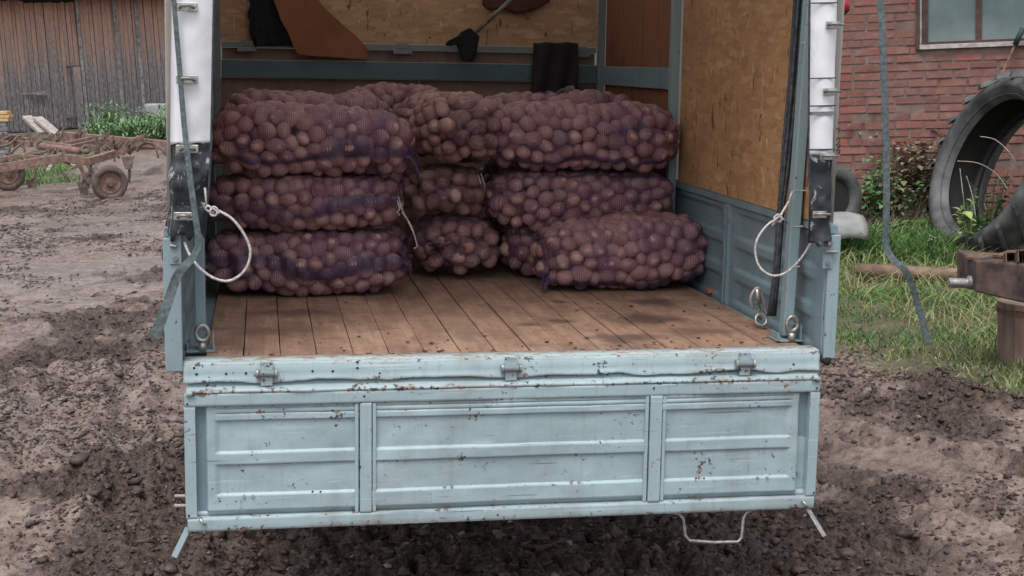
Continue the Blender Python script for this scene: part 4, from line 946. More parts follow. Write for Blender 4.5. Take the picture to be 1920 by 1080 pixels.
o = st.build('lashing_strap', M_strap); tag(o, 'grey-green webbing strap hanging free right of the truck before the brick wall', 'strap', tf=True)
# shackle on the right of the floor
sh_ = thing('lashing_shackle', 'steel lashing shackle hanging at the foot of the right side board', 'shackle', tuple(at(1425,590,Y=.42)), tf=True); base = Vector(sh_.location)
MB().tube(spline([at(u, v, Y=.42)-base for u, v in ((1412,578),(1407,562),(1412,548),(1421,540),(1427,552),(1433,572),(1438,592))], 4), .0065, 8).build('hook', M_bare, sh_, smooth=True)
MB().tube([at(1419,542,Y=.41)-base, at(1423,570,Y=.41)-base], .009, 8).build('pin', M_zinc, sh_, smooth=True)
MB().lathe([(.020+.006*math.cos(t), .006*math.sin(t)) for t in np.linspace(0, 2*math.pi, 9)[:-1]], Matrix.Translation(at(1427,600,Y=.40)-base) @ Matrix.Rotation(1.1, 4, 'X'), 18).build('ring', M_zinc, sh_, smooth=True)
MB().tube(spline([at(u, v, Y=.42)-base for u, v in ((1416,566),(1424,578),(1420,592),(1428,598))], 4), .006, 8).build('hook', M_bare, sh_, smooth=True)
p = at(1331, 549, Z=1.0); tag(MB().box(p.x-.012, p.x+.012, p.y-.02, p.y+.02, .9995, 1.014).build('orange_scrap', M_orange, bevel=.005), 'small orange plastic scrap at the right edge of the bed floor', 'scrap', tf=True)
# crumbs of soil and straw on the floor
r = np.random.default_rng(8); n_ = 260; xs = .95-1.85*r.random(n_)**1.4; ysb = .06+1.05*r.random(n_)**3.6; s_ = .0012+.0055*r.random(n_)**3.5
Vc = IV[None]*(1+(r.random((n_, 12, 1))-.5)*.6)*s_[:, None, None]*np.array([1.5, 1.0, .5])+np.stack([xs, ysb, 1.0015+s_*.3], -1)[:, None]
oc = tag(np_mesh('soil_crumbs', Vc.reshape(-1, 3), (IF[None]+(np.arange(n_)*12)[:, None, None]).reshape(-1, 3), mat_simple('soil_crumb', (.07,.038,.026), .9), attrs=None), kind='stuff', tf=True)

# ------------------------------------------------------------------ brick building on the right (world coordinates)
wp = wat(1745, 300, D=13.6); wdir = Vector((math.cos(-.50), math.sin(-.50), 0))      # runs nearer to the right
bld = thing('brick_building', 'red brick building with a large dusty window behind the tyre', 'building', (wp.x, wp.y, 0), -.50)
WM = Matrix.Translation((wp.x, wp.y, 0)) @ Matrix.Rotation(-.50, 4, 'Z'); WI = WM.inverted()
def onwall(u, v, y=0):
    d = (wF*2700+wR*(u-960)-wU*(v-540)); o_, dd = WI @ wC, WI.to_3x3() @ d; t = (y-o_.y)/dd.y; return o_+dd*t
wl = onwall(1722, 0).x; wb = onwall(1760, 92).z; wm = onwall(1835, 40).x
s0, s1 = -3.6, 3.2; ztopw = 3.4; wr_ = 3.1
mb = MB(); 
mb.box(s0, wl-.02, .014, .30, -.2, ztopw); mb.box(wl-.02, wr_, .014, .30, -.2, wb-.0); mb.box(wr_, s1, .014, .30, -.2, ztopw)
mb.build('mortar_bed', M_mortar, bld)
variants = []
for k in range(6):
    r = np.random.default_rng(k+70); bm_ = MB().box(-.124, .124, -.0, .05, -.0315, .0315); me = bm_.mesh('brick')
    for v in me.vertices: v.co += Vector((r.uniform(-.004,.004), r.uniform(-.004,.004), r.uniform(-.003,.003)))
    me.materials.append(M_brick); half = MB().box(-.060, .060, 0, .05, -.0315, .0315).mesh('brick'); half.materials.append(M_brick)
    for v in half.vertices: v.co += Vector((r.uniform(-.004,.004), r.uniform(-.004,.004), r.uniform(-.003,.003)))
    variants.append((me, half))
cand = []; course = .0775
for row in range(int(ztopw/course)):
    z = .04+row*course; hdr = row % 6 == 5; x = s0 + (.131 if row % 2 else .0) + (.065 if hdr else 0)
    while x < s1:
        stretch = not hdr and random.random() > .16; w = .262 if stretch else .132
        cx = x+w/2
        if z > wb-.03 and cx+w/2 > wl-.02 and cx-w/2 < wr_:
            tw = wl-.022-(cx-w/2)
            if tw > .05: cand.append((cx-w/2+tw/2, z, tw))
            x += w; continue
        cand.append((cx, z, .262 if stretch else .132)); x += w
vx0 = onwall(1560, 100).x; 
cand.sort(key=lambda q: (0 if (q[0] > vx0 and q[0] < 1.6 and q[1] > .45 and q[1] < 2.75) else 1, abs(q[0]-.1)+abs(q[1]-1.4)))
rest = MB(); 
for i, (cx, z, st_) in enumerate(cand):
    dy = random.uniform(.001, .009); rr = random.uniform(-.012, .012)
    if random.random() < .05: dy += .02
    if i < 290:
        st_w = st_; st_ = st_w > .2; me = random.choice(variants)[0 if st_ else 1]; o = bpy.data.objects.new('brick', me); COL.objects.link(o); o.parent = bld
        o.location = (cx, dy, z+random.uniform(-.003,.003)); o.rotation_euler = (0, rr, random.uniform(-.01,.01)); o.scale = (random.uniform(.94,1.0)*st_w/(.262 if st_ else .132), 1, random.uniform(.90,1.03))
    else:
        h_ = st_/2-.006; rest.box(cx-h_, cx+h_, dy, .05, z-.0315, z+.0315)
rest.build('brickwork', M_brick, bld)['kind'] = 'stuff'
wf = bpy.data.objects.new('window', None); COL.objects.link(wf); wf.parent = bld
M_frame = mat_simple('brown_frame', (.075,.042,.036), .7, 0, .35, 18, .4); M_framelt = mat_simple('flaking_white', (.42,.38,.37), .8, 0, .3, 18, .6, (.52,.49,.48))
MB().box(wl-.02, wl+.012, -.01, .10, wb+.0, ztopw).build('frame', M_frame, wf); MB().box(wl+.013, wl+.028, .02, .10, wb+.045, ztopw).build('frame', M_framelt, wf)
MB().box(wl+.029, wl+.085, .035, .10, wb+.06, ztopw).build('frame', M_frame, wf)
MB().box(wl+.013, wr_, -.035, .10, wb+.002, wb+.043).build('sill', M_framelt, wf, bevel=.004); MB().box(wl+.03, wr_, .0, .10, wb+.046, wb+.068).build('frame', M_frame, wf)
b = NB('dusty_pane'); c = b.co(); gz_ = b.sep(c)[2]
gcol = b.mix(b.ramp(b.noise(1.6, 5, .6, co=c), [(.35, 0), (.7, 1)]), (.085,.130,.140), (.165,.215,.220))
dust = b.ramp(b.math('ADD', b.math('MULTIPLY', b.math('SUBTRACT', gz_, wb), -1.6), b.noise(3, 5, .6, co=c)), [(.0, 0), (.7, .6)])
gcol = b.mix(dust, gcol, (.33,.37,.36)); gcol = b.mix(b.ramp(b.noise(9, 5, .7, co=b.co((4,1,.7), (0,.5,0))), [(.6, 0), (.75, .3)]), gcol, (.36,.40,.40))
M_pane = b.done(gcol, .28, 0, b.bump(b.noise(2, 2, co=c), .1, .02), spec=.5)
mw = .028
for a, c_ in ((wl+.086, wm-mw), (wm+mw, wm+1.02), (wm+1.08, wm+2.05)):
    MB().box(a, c_, .062, .068, wb+.069, ztopw).build('pane', M_pane, wf)
for q in (wm, wm+1.05): MB().box(q-mw, q+mw, .045, .10, wb+.069, ztopw).build('mullion', M_frame, wf)
MB().box(s0-.3, s1+.2, -.4, 5, ztopw+.002, ztopw+.15).build('roof_slab', M_greyrail, bld)
# dark opening scar in the brickwork and a leaning rod
rd = thing('leaning_rod', 'thin rusty rod with a dark green end leaning on the brick wall', 'rod', tuple(wat(1838,232,D=12.4)))
base = Vector(rd.location); a, e, t_ = wat(1836,236,D=13.3)-base, wat(1903,84,D=13.1)-base, wat(1919,52,D=13.05)-base
MB().tube([a+(a-e)*.25, a, e], .012, 8).build('shaft', M_rusty, rd, smooth=True); MB().tube([e, t_], .026, 8).build('grip', mat_simple('dark_green', (.015,.045,.035), .6), rd, smooth=True)

# ------------------------------------------------------------------ big tractor tyre
ty = thing('tractor_tyre', 'big worn tractor tyre leaning against the brick wall', 'tyre', (0,0,0))
Dt = 12.4; c0 = wat(1873, 315, D=Dt); px = Dt/2700
side_ax = Vector((-.95, -.06, .38)).normalized()
zax = side_ax; ref = Vector((0,0,1)); xax = (ref-zax*ref.dot(zax)).normalized(); yax = zax.cross(xax)
Mt = Matrix((yax, xax, zax)).transposed().to_4x4(); Ro, Ri, Wt = .775, .590, .22
ctr = Vector((c0.x, c0.y, 0)) + wF.normalized()*.15; ctr.z = Ro*xax.z+.02
ctr = wat(1890, 322, D=12.2)
ty.location = ctr
prof = [(Ri,-.16), (Ri+.02,-.21), (Ri+.07,-.26), (Ro-.09,-.28), (Ro-.03,-.26), (Ro,-.20), (Ro+.008,0), (Ro,.20), (Ro-.03,.26), (Ro-.09,.28), (Ri+.07,.26), (Ri+.02,.21), (Ri,.16)]
MB().lathe([(r_, h_) for r_, h_ in prof], Mt, 96, close=False).build('casing', M_rubber, ty, smooth=True)
MB().lathe([(Ri,.16), (Ri+.02,.14), (Ri+.07,.21), (Ro-.10,.235), (Ro-.05,.16), (Ro-.045,0), (Ro-.05,-.16), (Ro-.10,-.235), (Ri+.07,-.21), (Ri+.02,-.14), (Ri,-.16)], Mt, 72, close=False).build('inner_liner', mat_simple('black_liner', (.012,.012,.013), .5, 0, .4, 9, .4), ty, smooth=True)  # inside of the casing, coloured near black
MB().lathe([(Ri+.028+.006*math.cos(t), .222+.006*math.sin(t)) for t in np.linspace(0, 6.28, 6)], Mt, 72).lathe([(Ri+.085+.005*math.cos(t), .268+.005*math.sin(t)) for t in np.linspace(0, 6.28, 6)], Mt, 72).build('bead_ring', M_rubber, ty, smooth=True)
lug = MB(); NL = 22
for k in range(NL):
    for sd_ in (-1, 1):
        t0 = 2*math.pi*(k+(.5 if sd_ > 0 else 0))/NL; ring = []
        for f_ in np.linspace(0, 1, 6):
            t = t0+f_*.30; h_ = sd_*(.290-.282*f_); rb = Ro-.035 if f_ < .1 else Ro-.006; rt = Ro+.020 if f_ < .1 else Ro+.052
            for dt, rr in ((-.030, rb), (-.020, rt), (.020, rt), (.030, rb)): ring.append(Mt @ Vector((rr*math.cos(t+dt), rr*math.sin(t+dt), h_)))
        fs = [(i*4+j, i*4+j+1, (i+1)*4+j+1, (i+1)*4+j) for i in range(5) for j in range(3)]+[(0,1,2,3), (23,22,21,20)]
        MBk = MB().add(ring, fs); o = MBk.build('tread_lug', M_rubber, ty)
# smaller tyre low at the left, pale curved panel
ct = wat(1556, 372, D=12.6); t2 = thing('small_tyre', 'old black tyre standing on edge against the brick wall beside the truck', 'tyre', (ct.x, ct.y, .0))
Mt2 = Matrix.Translation((0,0,ct.z)) @ Matrix.Rotation(1.45, 4, 'X') @ Matrix.Rotation(.25, 4, 'Y')
MB().lathe([(.165,-.07), (.20,-.10), (.27,-.10), (.295,-.06), (.30,0), (.295,.06), (.27,.10), (.20,.10), (.165,.07), (.17,0)], Mt2, 40).build('casing', M_rubber, t2, smooth=True)
MB().lathe([(0,.03), (.19,.04), (.19,.055), (0,.055)], Mt2, 30, close=False).lathe([(0,-.055), (.19,-.055), (.19,-.04), (0,-.03)], Mt2, 30, close=False).build('dark_disc', M_dark, t2)  # black discs added across the hole so its inside reads dark
cp = wat(1573, 412, D=12.1); n_ = 14
V = np.array([[(cp.x+s*.17*(1+.12*math.sin(t)), cp.y-math.cos(t)*.20, cp.z-.13+.19*math.sin(t)-.03*s*s) for s in np.linspace(-1, 1, 9)] for t in np.linspace(0, math.pi, n_)])
tag(MB().grid(V).build('wheel_guard', mat_simple('dirty_white', (.24,.25,.24), .6, 0, .2, 10, .3), smooth=True, solid=.012), 'dirty white curved wheel guard lying in the grass by the small tyre', 'guard')
# pipe in the grass
a, e = wat(1608, 506, D=11.3), wat(1835, 518, D=10.9)
tag(MB().tube([a, (a+e)/2, e, e+(e-a)*.5], .052, 16).build('iron_pipe', mat_simple('brown_pipe', (.19,.115,.08), .8, .1, .3, 9, .5, (.27,.18,.13)), smooth=True), 'brown pipe lying in the grass in front of the big tyre', 'pipe')

# ------------------------------------------------------------------ stump with an iron block
Ds = 8.35; bs = wat(1926, 682, D=Ds); sp = thing('wooden_stump', 'upright sawn log stump carrying a heavy iron block', 'stump', (bs.x, bs.y, 0))
R_s = .165; prof = []; V = np.zeros((14, 40, 3)); zt_ = wat(1926, 560, D=Ds).z
for i, z in enumerate(np.linspace(-.05, zt_, 14)):
    for j in range(40):
        t = 2*math.pi*j/40; rr = R_s*(1+.035*math.sin(3*t+1)+.02*math.sin(17*t)-.05*(j in (7, 19, 30))-.02*math.sin(z*9)); V[i, j] = (rr*math.cos(t), rr*math.sin(t), z)
sb = MB().grid(V[::-1], wrap=True); sb.add(V[-1], [tuple(range(40))]); sb.build('log', M_oldwood, sp)
V[:, :, :2] *= 1.012
MB().grid(V[11:13][::-1], wrap=True).build('iron_band', M_rusty, sp, solid=.006)
blk = thing('iron_block', 'dark rusty iron block with a round bar sticking out, lying on the stump', 'block', (bs.x, bs.y, zt_))
base = Vector(blk.location); q = lambda u, v, D: wat(u, v, D=D)-base
A, Bp = [q(1829,488,7.95), q(1829,548,7.95), q(1960,578,7.6), q(1960,500,7.6)], None
dp = Vector((.10, .42, 0)); vs = A+[p+dp for p in A]
MB().add(vs, [(0,1,2,3), (7,6,5,4), (0,4,5,1), (1,5,6,2), (2,6,7,3), (3,7,4,0)]).build('body', mat_simple('dark_iron', (.060,.042,.040), .85, .1, .4, 9, .7, (.15,.10,.085)), blk, bevel=.012)
MB().tube([q(1778,530,8.05), q(1812,531,8.05), q(1816,530,8.05), q(1840,530,8.05)], [.028,.028,.040,.042], 14).build('bar', M_bare, blk, bevel=.003)
for k, (u, v, D, w) in enumerate(((1852,482,8.05,.055), (1905,478,7.95,.05))):
    p0 = q(u, v, D); 
    MB().bar(p0+Vector((-.09,0,-.004)), p0+Vector((.07,.10,-.002)), .10, .018).build('top_plate', M_rusty, blk, bevel=.003)
br_ = thing('channel_bracket', 'rusty slotted steel channel lying on the iron block', 'bracket', tuple(wat(1905,476,D=7.85))); base = Vector(br_.location)
for k, (u, v) in enumerate(((1902,484), (1925,480))):
    p0 = wat(u, v, D=7.8-k*.1)-base; Mx = Matrix.Translation(p0) @ Matrix.Rotation(-.35, 4, 'Z') @ Matrix.Rotation(-.35, 4, 'X')
    mb = MB().box(-.045,.045,-.0,.22,.030,.036,Mx).box(-.045,-.039,0,.22,-.03,.0295,Mx).box(.039,.045,0,.22,-.03,.0295,Mx)
    mb.build('channel', M_rusty, br_); MB().box(-.016,.016,.06,.075,.0365,.0375,Mx).box(-.016,.016,.13,.145,.0365,.0375,Mx).build('slot', M_dark, br_)

# ------------------------------------------------------------------ barn on the left (world coordinates)
bp = wat(150, 247, D=45); BA = .42; barn = thing('wooden_barn', 'long weathered plank barn, grey below and reddish above', 'barn', (bp.x, bp.y, 0), BA)
BM = Matrix.Translation((bp.x, bp.y, 0)) @ Matrix.Rotation(BA, 4, 'Z'); BI = BM.inverted()
def onbarn(u, v, y=0):
    d = (wF*2700+wR*(u-960)-wU*(v-540)); o_, dd = BI @ wC, BI.to_3x3() @ d; t = (y-o_.y)/dd.y; return o_+dd*t
ztb = onbarn(150, -3).z; xl, xr = onbarn(-60, 100).x, onbarn(420, 100).x
dl, dr, dt_ = onbarn(52, 100).x, onbarn(147, 100).x, onbarn(100, 3).z
x = xl; w = onbarn(108.5, 150).x-onbarn(100, 150).x; k = 0
while x < xr:
    ww = w*random.uniform(.75, 1.25); door = dl < x < dr
    y = random.uniform(-.02, .02)+(.03 if door else 0); zt_b = (dt_ if door else ztb)-random.uniform(0, .04)
    P0 = MB(); le = random.uniform(-.012, .012); P0.add([(x+.006,y,.02+random.uniform(0,.12)), (x+ww-.006,y,.02+random.uniform(0,.12)), (x+ww-.006+le,y,zt_b), (x+.006+le,y,zt_b), (x+.006,y+.03,.02), (x+ww-.006,y+.03,.02), (x+ww-.006+le,y+.03,zt_b), (x+.006+le,y+.03,zt_b)], [(0,1,2,3), (5,4,7,6), (0,4,5,1), (3,2,6,7), (0,3,7,4), (1,5,6,2)])
    P0.build('wall_board', M_barn, barn); x += ww; k += 1
MB().box(xl, xr, .065, .3, 0, ztb).build('inner_wall', M_dark, barn)
dd_ = lambda u: onbarn(u, 120).x
for u in (147+6, 222, 262): MB().box(dd_(u)-.05, dd_(u)+.05, -.07, -.022, .02, ztb-.02).build('batten', M_barnpost, barn)
MB().box(dl-.05, dr+.05, -.06, .0, dt_+.02, dt_+.09).build('door_lintel', M_dark, barn)
MB().box(xl-.3, xr+.3, -.75, 4, ztb+.01, ztb+.12).build('eave', M_barnpost, barn)
V = [(xl-.3,-.8,ztb+.12), (xr+.3,-.8,ztb+.12), (xr+.3,5,ztb+3.2), (xl-.3,5,ztb+3.2)]; MB().add(V+[(a,b2,c2+.08) for a, b2, c2 in V], [(3,2,1,0), (4,5,6,7), (0,1,5,4), (1,2,6,5), (2,3,7,6), (3,0,4,7)]).build('roof', M_greyrail, barn)
pz = onbarn(60, 175, -.05); 
MB().box(onbarn(37,173).x, onbarn(88,173).x, -.08, -.045, pz.z-.02, pz.z+.02).box(onbarn(66,169).x, onbarn(87,169).x, -.12, -.082, pz.z-.06, pz.z+.05).build('latch_bar', M_barnpost, barn)
for v in (125, 222):
    hz_ = onbarn(145, v, -.05); MB().box(hz_.x-.35, hz_.x+.10, -.075, -.045, hz_.z-.04, hz_.z+.04).build('door_hinge', M_oldgap, barn)
MB().box(onbarn(138,160).x, onbarn(152,160).x, -.078, -.04, onbarn(145,225).z-.3, onbarn(145,125).z).build('door_stile', M_barn, barn)

# stack of fresh timber at the left edge, trough
tp = wat(2, 218, D=30); ts = thing('timber_stack', 'stack of fresh yellow timber at the left edge in front of the barn', 'timber', (tp.x, tp.y, gz(tp.x, tp.y)))
base = Vector((tp.x, tp.y, gz(tp.x, tp.y))); 
for k, (u0, u1, v) in enumerate(((-60,17,211), (-60,21,217.5), (-60,19,224))):
    a, e = wat(u0, v, D=30)-base, wat(u1, v, D=30)-base; MB().bar(a, e, .30, .058).build('timber', M_newwood, ts)
for k in range(9):
    zz = (tp.z-base.z-.12)*(k+.5)/9; MB().bar((-.55+.02*(k%3),0,zz), (.10+.03*(k%2),0,zz), .3, (tp.z-base.z-.15)/9*.9).build('timber', M_barnpost, ts)
tr = wat(308, 207, D=36); tb = thing('metal_trough', 'pale metal trough among the nettles by the barn', 'trough', (tr.x, tr.y, 0))
MB().add([(-.36,-.2,tr.z-.25),(.6,-.2,tr.z-.25),(.6,.3,tr.z-.25),(-.36,.3,tr.z-.25),(-.45,-.25,tr.z+.16),(.7,-.25,tr.z+.12),(.7,.35,tr.z+.14),(-.45,.35,tr.z+.18)], [(3,2,1,0),(0,1,5,4),(1,2,6,5),(2,3,7,6),(3,0,4,7)]).build('shell', mat_simple('pale_metal', (.40,.42,.44), .5, .1, .2, 8, .3), tb, solid=.02)
MB().box(-.3,-.24,0,.06,0,tr.z-.26).box(.5,.56,0,.06,0,tr.z-.26).build('leg', M_barnpost, tb)

# ------------------------------------------------------------------ cultivator
cu = thing('field_cultivator', 'muddy brown tractor cultivator with small wheels standing in the yard', 'cultivator', tuple(wat(205,372,D=21.3)[:2])+(0,))
base = Vector(cu.location)
def cq(u, v, D=21.3): return wat(u, v, D=D)-base
ZB = lambda p, z: Vector((p.x, p.y, z))
def beam(name, u0, v0, D0, u1, v1, D1, w=.07, h=.08, mat=M_cult): return MB().bar(cq(u0,v0,D0), cq(u1,v1,D1), w*1.25, h*1.3).build(name, mat, cu, bevel=.008)
beam('frame_beam', -40,322,21.2, 118,296,21.6, .08,.10); beam('frame_beam', 118,296,21.6, 168,303,21.7, .08,.09); beam('frame_beam', 165,303,21.6, 215,288,22.1, .08,.085)
beam('frame_beam', 100,253,25.5, 330,273,24.8, .09,.11); beam('frame_beam', -40,268,24.5, 60,270,24.2, .08,.08)
beam('frame_beam', 5,298,22.4, 60,288,22.6, .05,.05); beam('frame_beam', 40,292,22.4, 92,297,22.1, .04,.04)
beam('brace', 122,270,24.4, 172,259,25.0, .05,.05); beam('brace', 130,276,23.2, 194,262,24.8, .05,.05); beam('brace', 88,270,24.2, 126,274,24.0, .05,.06)
beam('brace', 120,274,24.0, 200,276,23.6, .045,.05); beam('frame_beam', 330,274,24.8, 520,284,24.5, .09,.11)
# hitch boards raised towards the barn
MB().bar(cq(50,219,26.2), cq(82,250,25.6), .17, .05).build('raised_arm', M_pale, cu); MB().bar(cq(70,221,26.0), cq(108,253,25.3), .17, .05).build('raised_arm', M_pale, cu)
MB().tube([cq(72,274,23.6), cq(150,283,22.9)], .058, 12).build('hydraulic_ram', M_cult, cu, smooth=True)
MB().lathe([(.035,-.03),(.075,-.03),(.075,.03),(.035,.03)], Matrix.Translation(cq(161,280,22.8)) @ Matrix.Rotation(1.3,4,'X'), 16).build('ram_eye', M_mudmetal, cu, smooth=True)
for pts in (((38,270,23), (46,280,23), (42,290,23), (28,292,23), (10,288,23)), ((72,280,23), (70,270,23), (78,264,23)), ((62,289,22.6), (78,287,22.6), (92,281,22.6)), ((20,288,23), (32,276,23), (44,268,23)), ((0,276,23.5), (18,270,23.4), (34,256,23.6)), ((8,262,24), (22,254,24), (40,256,24))):
    MB().tube(spline([cq(*p) for p in pts], 4), .022, 6).build('hose', M_mudmetal, cu, smooth=True)
# rusty spring tines
for pts in (((256,284,22.2), (264,272,22.2), (276,268,22.2), (290,274,22.2), (297,296,22.2)), ((302,278,22.6), (312,288,22.6), (318,304,22.6), (317,330,22.6)), ((136,300,22), (150,312,22), (157,330,22), (156,345,22)), ((160,305,22), (168,316,22), (170,328,22)), ((62,312,23.5), (66,328,23.5), (60,340,23.5)), ((240,298,22), (243,320,22), (241,342,22))):
    p = spline([cq(*q_) for q_ in pts], 4); MB().tube(p, .030, 6, flat=.45).build('spring_tine', M_mudmetal, cu, smooth=True)
for u, v, D in ((157,347,22), (60,342,23.5), (240,300,21.9), (168,329,22)):
    p = cq(u, v, D); MB().add([p+Vector((-.10,0,.05)), p+Vector((.10,0,.05)), p+Vector((.05,-.03,-.14)), p+Vector((-.05,-.03,-.14)), p+Vector((-.10,.05,.05)), p+Vector((.10,.05,.05))], [(0,3,2,1), (1,2,5), (0,4,3), (0,1,5,4), (3,4,5,2)]).build('share', M_mudmetal, cu)
r = np.random.default_rng(4)
for (ua, ub, va, vb, Da, nn) in ((0,70,252,266,24.3,16), (60,120,250,262,25,8), (175,255,266,286,23.2,26), (90,118,256,270,24.4,7), (140,160,248,258,25.2,5), (192,204,250,262,25,4), (256,270,255,262,24.9,4), (95,105,282,292,22.4,4), (116,124,288,300,21.7,4)):
    for k in range(nn):
        u, v = r.uniform(ua, ub), r.uniform(va, vb); p = cq(u, v, Da+r.uniform(-.3,.3)); d = Vector(r.normal(size=3))*.08
        (MB().tube([p-d, p, p+d*.6+Vector((0,0,-.05))], .020, 6) if k % 2 else MB().bar(p-Vector((.05,0,.04)), p+Vector((.04,.02,.05)), .05, .05)).build('clamp', M_mudmetal if k % 3 else M_cult, cu)
def small_wheel(u, v, D, R, rz, lab):
    wh = bpy.data.objects.new('wheel', None); COL.objects.link(wh); wh.parent = cu; p = cq(u, v, D); g_ = gz(base.x+p.x, base.y+p.y)
    Mx = Matrix.Translation((p.x, p.y, R+g_-.02)) @ Matrix.Rotation(rz, 4, 'Z') @ Matrix.Rotation(math.pi/2, 4, 'X')
    MB().lathe([(R*.62,-.07), (R*.80,-.09), (R*.96,-.07), (R,-.02), (R,.02), (R*.96,.07), (R*.80,.09), (R*.62,.07)], Mx, 36).build('tyre', mat_simple('muddy_rubber', (.085,.06,.05), .85, 0, .3, 14, .5, (.15,.11,.09)), wh, smooth=True)
    MB().lathe([(0,.05), (R*.16,.055), (R*.18,.03), (R*.42,.015), (R*.5,.045), (R*.63,.05), (R*.63,-.05), (0,-.04)], Mx, 30, close=False).build('rim', M_cult, wh, smooth=True)
    MB().tube([Mx @ Vector((0,0,.04)), Mx @ Vector((0,0,.09))], .045, 10).build('hub', M_mudmetal, wh)
small_wheel(205, 340, 21.3, .265, .35, '')
small_wheel(14, 322, 23.2, .275, .30, '')
small_wheel(-40, 330, 22.0, .265, .35, '')
beam('wheel_arm', 170,298,21.8, 185,336,21.5, .06,.08, M_mudmetal); beam('wheel_arm', 20,300,23, 30,322,23.1, .06,.06, M_mudmetal)
# scraps of pale wood on the yard
for k, (u0, v0, u1, v1) in enumerate(((128,355,172,348), (246,322,262,321), (90,320,98,306), (128,309,144,311))):
    a = wat(u0, v0, Z=.03); e = wat(u1, v1, Z=.04)
    if (e-a).length > 2.2: e = a+(e-a).normalized()*1.1
    tag(MB().bar(a, e, .07, .03).build('wood_scrap', M_pale), ['long pale lath on the mud beside the cultivator wheel','short pale stick right of the cultivator wheel','pale stick standing in the grass under the cultivator frame','pale offcut in the grass below the cultivator frame'][k], 'stick')

# ------------------------------------------------------------------ grass and weeds
def blades(name, x, y, h, w, lean, mat, tint, seed, seg=3, z=None):
    r = np.random.default_rng(seed); n = len(x); z = ground_h(x, y)-.01 if z is None else z
    a = r.uniform(0, 2*math.pi, n); la = r.uniform(0, 2*math.pi, n); ln = lean*h*r.uniform(.2, 1.2, n)
    V = np.zeros((n, 2*seg+1, 3)); 
    for k in range(seg+1):
        f = k/seg; cx = x+np.cos(la)*ln*f**1.8; cy_ = y+np.sin(la)*ln*f**1.8; cz = z+h*(f-.28*(lean > .5)*f**3)
        if k < seg:
            ww = w*(1-f*.7)/2
            V[:, 2*k] = np.stack([cx-np.cos(a)*ww, cy_-np.sin(a)*ww, cz], -1); V[:, 2*k+1] = np.stack([cx+np.cos(a)*ww, cy_+np.sin(a)*ww, cz], -1)
        else: V[:, 2*k] = np.stack([cx, cy_, cz], -1)
    f0 = []
    for k in range(seg-1): f0 += [(2*k, 2*k+1, 2*k+3), (2*k, 2*k+3, 2*k+2)]
    f0.append((2*seg-2, 2*seg-1, 2*seg)); f0 = np.array(f0)
    Fc = (f0[None]+(np.arange(n)*(2*seg+1))[:, None, None]).reshape(-1, 3)
    return tag(np_mesh(name, V.reshape(-1, 3), Fc, mat, attrs={'tint': np.repeat(tint, 2*seg+1)}), kind='stuff')
r = np.random.default_rng(21)
n0 = 170000; x = r.uniform(2.2, 7.4, n0); y = r.uniform(1.2, 11.5, n0)
g = greenmask(x, y); dens = fbm(x*1.8, y*1.8, 3, 88); keep = (g > .35) & (r.random(n0) < g*np.clip((dens-.30)*2.6, .05, 1))
wallrel = (x-wp.x)*math.sin(.5)+(y-wp.y)*math.cos(.5); keep &= wallrel < .0
x, y = x[keep], y[keep]; dens = fbm(x*1.1+4, y*1.1, 3, 89); dep = (x-wC.x)*wF.x+(y-wC.y)*wF.y; tall = sstep(11.7, 12.6, dep)*sstep(5.35, 5.0, x+.0*y); low_ = sstep(10.2, 10.8, dep)*(1-sstep(11.5, 11.8, dep))
h = (.028+.070*r.random(len(x)))*(1+1.5*tall-.45*low_)*(.6+.8*dens)
tint = np.clip(r.normal(.42, .17, len(x))+(.30*sstep(.5,.62,fbm(x*.9, y*.9, 3, 91)))*(1-tall)-.1*tall, 0, 1)
blades('grass', x, y, h, .006+.005*r.random(len(x)), .8, M_grass, tint, 22)
# short dead leaves and straw at the mud edge
n0 = 14000; x = r.uniform(1.9, 5.2, n0); y = r.uniform(1.2, 6.5, n0); g = greenmask(x, y); keep = (g > .12) & (g < .97) | ((g > .5) & (r.random(n0) < .25)); x, y = x[keep], y[keep]
blades('dead_leaves', x, y, .012+.03*r.random(len(x)), .012+.012*r.random(len(x)), 2.2, M_dry, np.clip(r.normal(.5, .25, len(x)), 0, 1), 23)
# long straw-coloured bent grass
n0 = 2600; x = r.uniform(3.4, 5.6, n0); y = r.uniform(3.4, 7.2, n0); keep = greenmask(x, y) > .8; x, y = x[keep], y[keep]
blades('bent_straw', x, y, .10+.14*r.random(len(x)), .007+.003*r.random(len(x)), 1.6, M_grass, np.clip(r.normal(.80, .12, len(x)), 0, 1), 24, 5)
# tall growth in front of the wall
def wallpt(s, d): p = WM @ Vector((s, -d, 0)); return p.x, p.y
n0 = 7000; s = r.uniform(-3.0, .55, n0); d = r.uniform(.05, 1.1, n0); p = [wallpt(a, b2) for a, b2 in zip(s, d)]; x = np.array([q[0] for q in p]); y = np.array([q[1] for q in p])
blades('tall_dry_grass', x, y, (.25+.42*r.random(n0))*(.5+.9*fbm(x*1.4, y*1.4, 2, 92))*np.clip(1.25-d*.5, .3, 1), .007+.005*r.random(n0), .55, M_dry, np.clip(r.normal(.55, .28, n0), 0, 1), 25, 4)
n0 = 16000; s = r.uniform(-3.0, .40, n0); d = r.uniform(.25, 2.0, n0); p = [wallpt(a, b2) for a, b2 in zip(s, d)]; x = np.array([q[0] for q in p]); y = np.array([q[1] for q in p])
blades('tall_green_grass', x, y, (.12+.28*r.random(n0))*(.5+.9*fbm(x*1.4, y*1.4, 2, 93)), .008+.006*r.random(n0), .8, M_grass, np.clip(r.normal(.38, .2, n0), 0, 1), 26, 4)
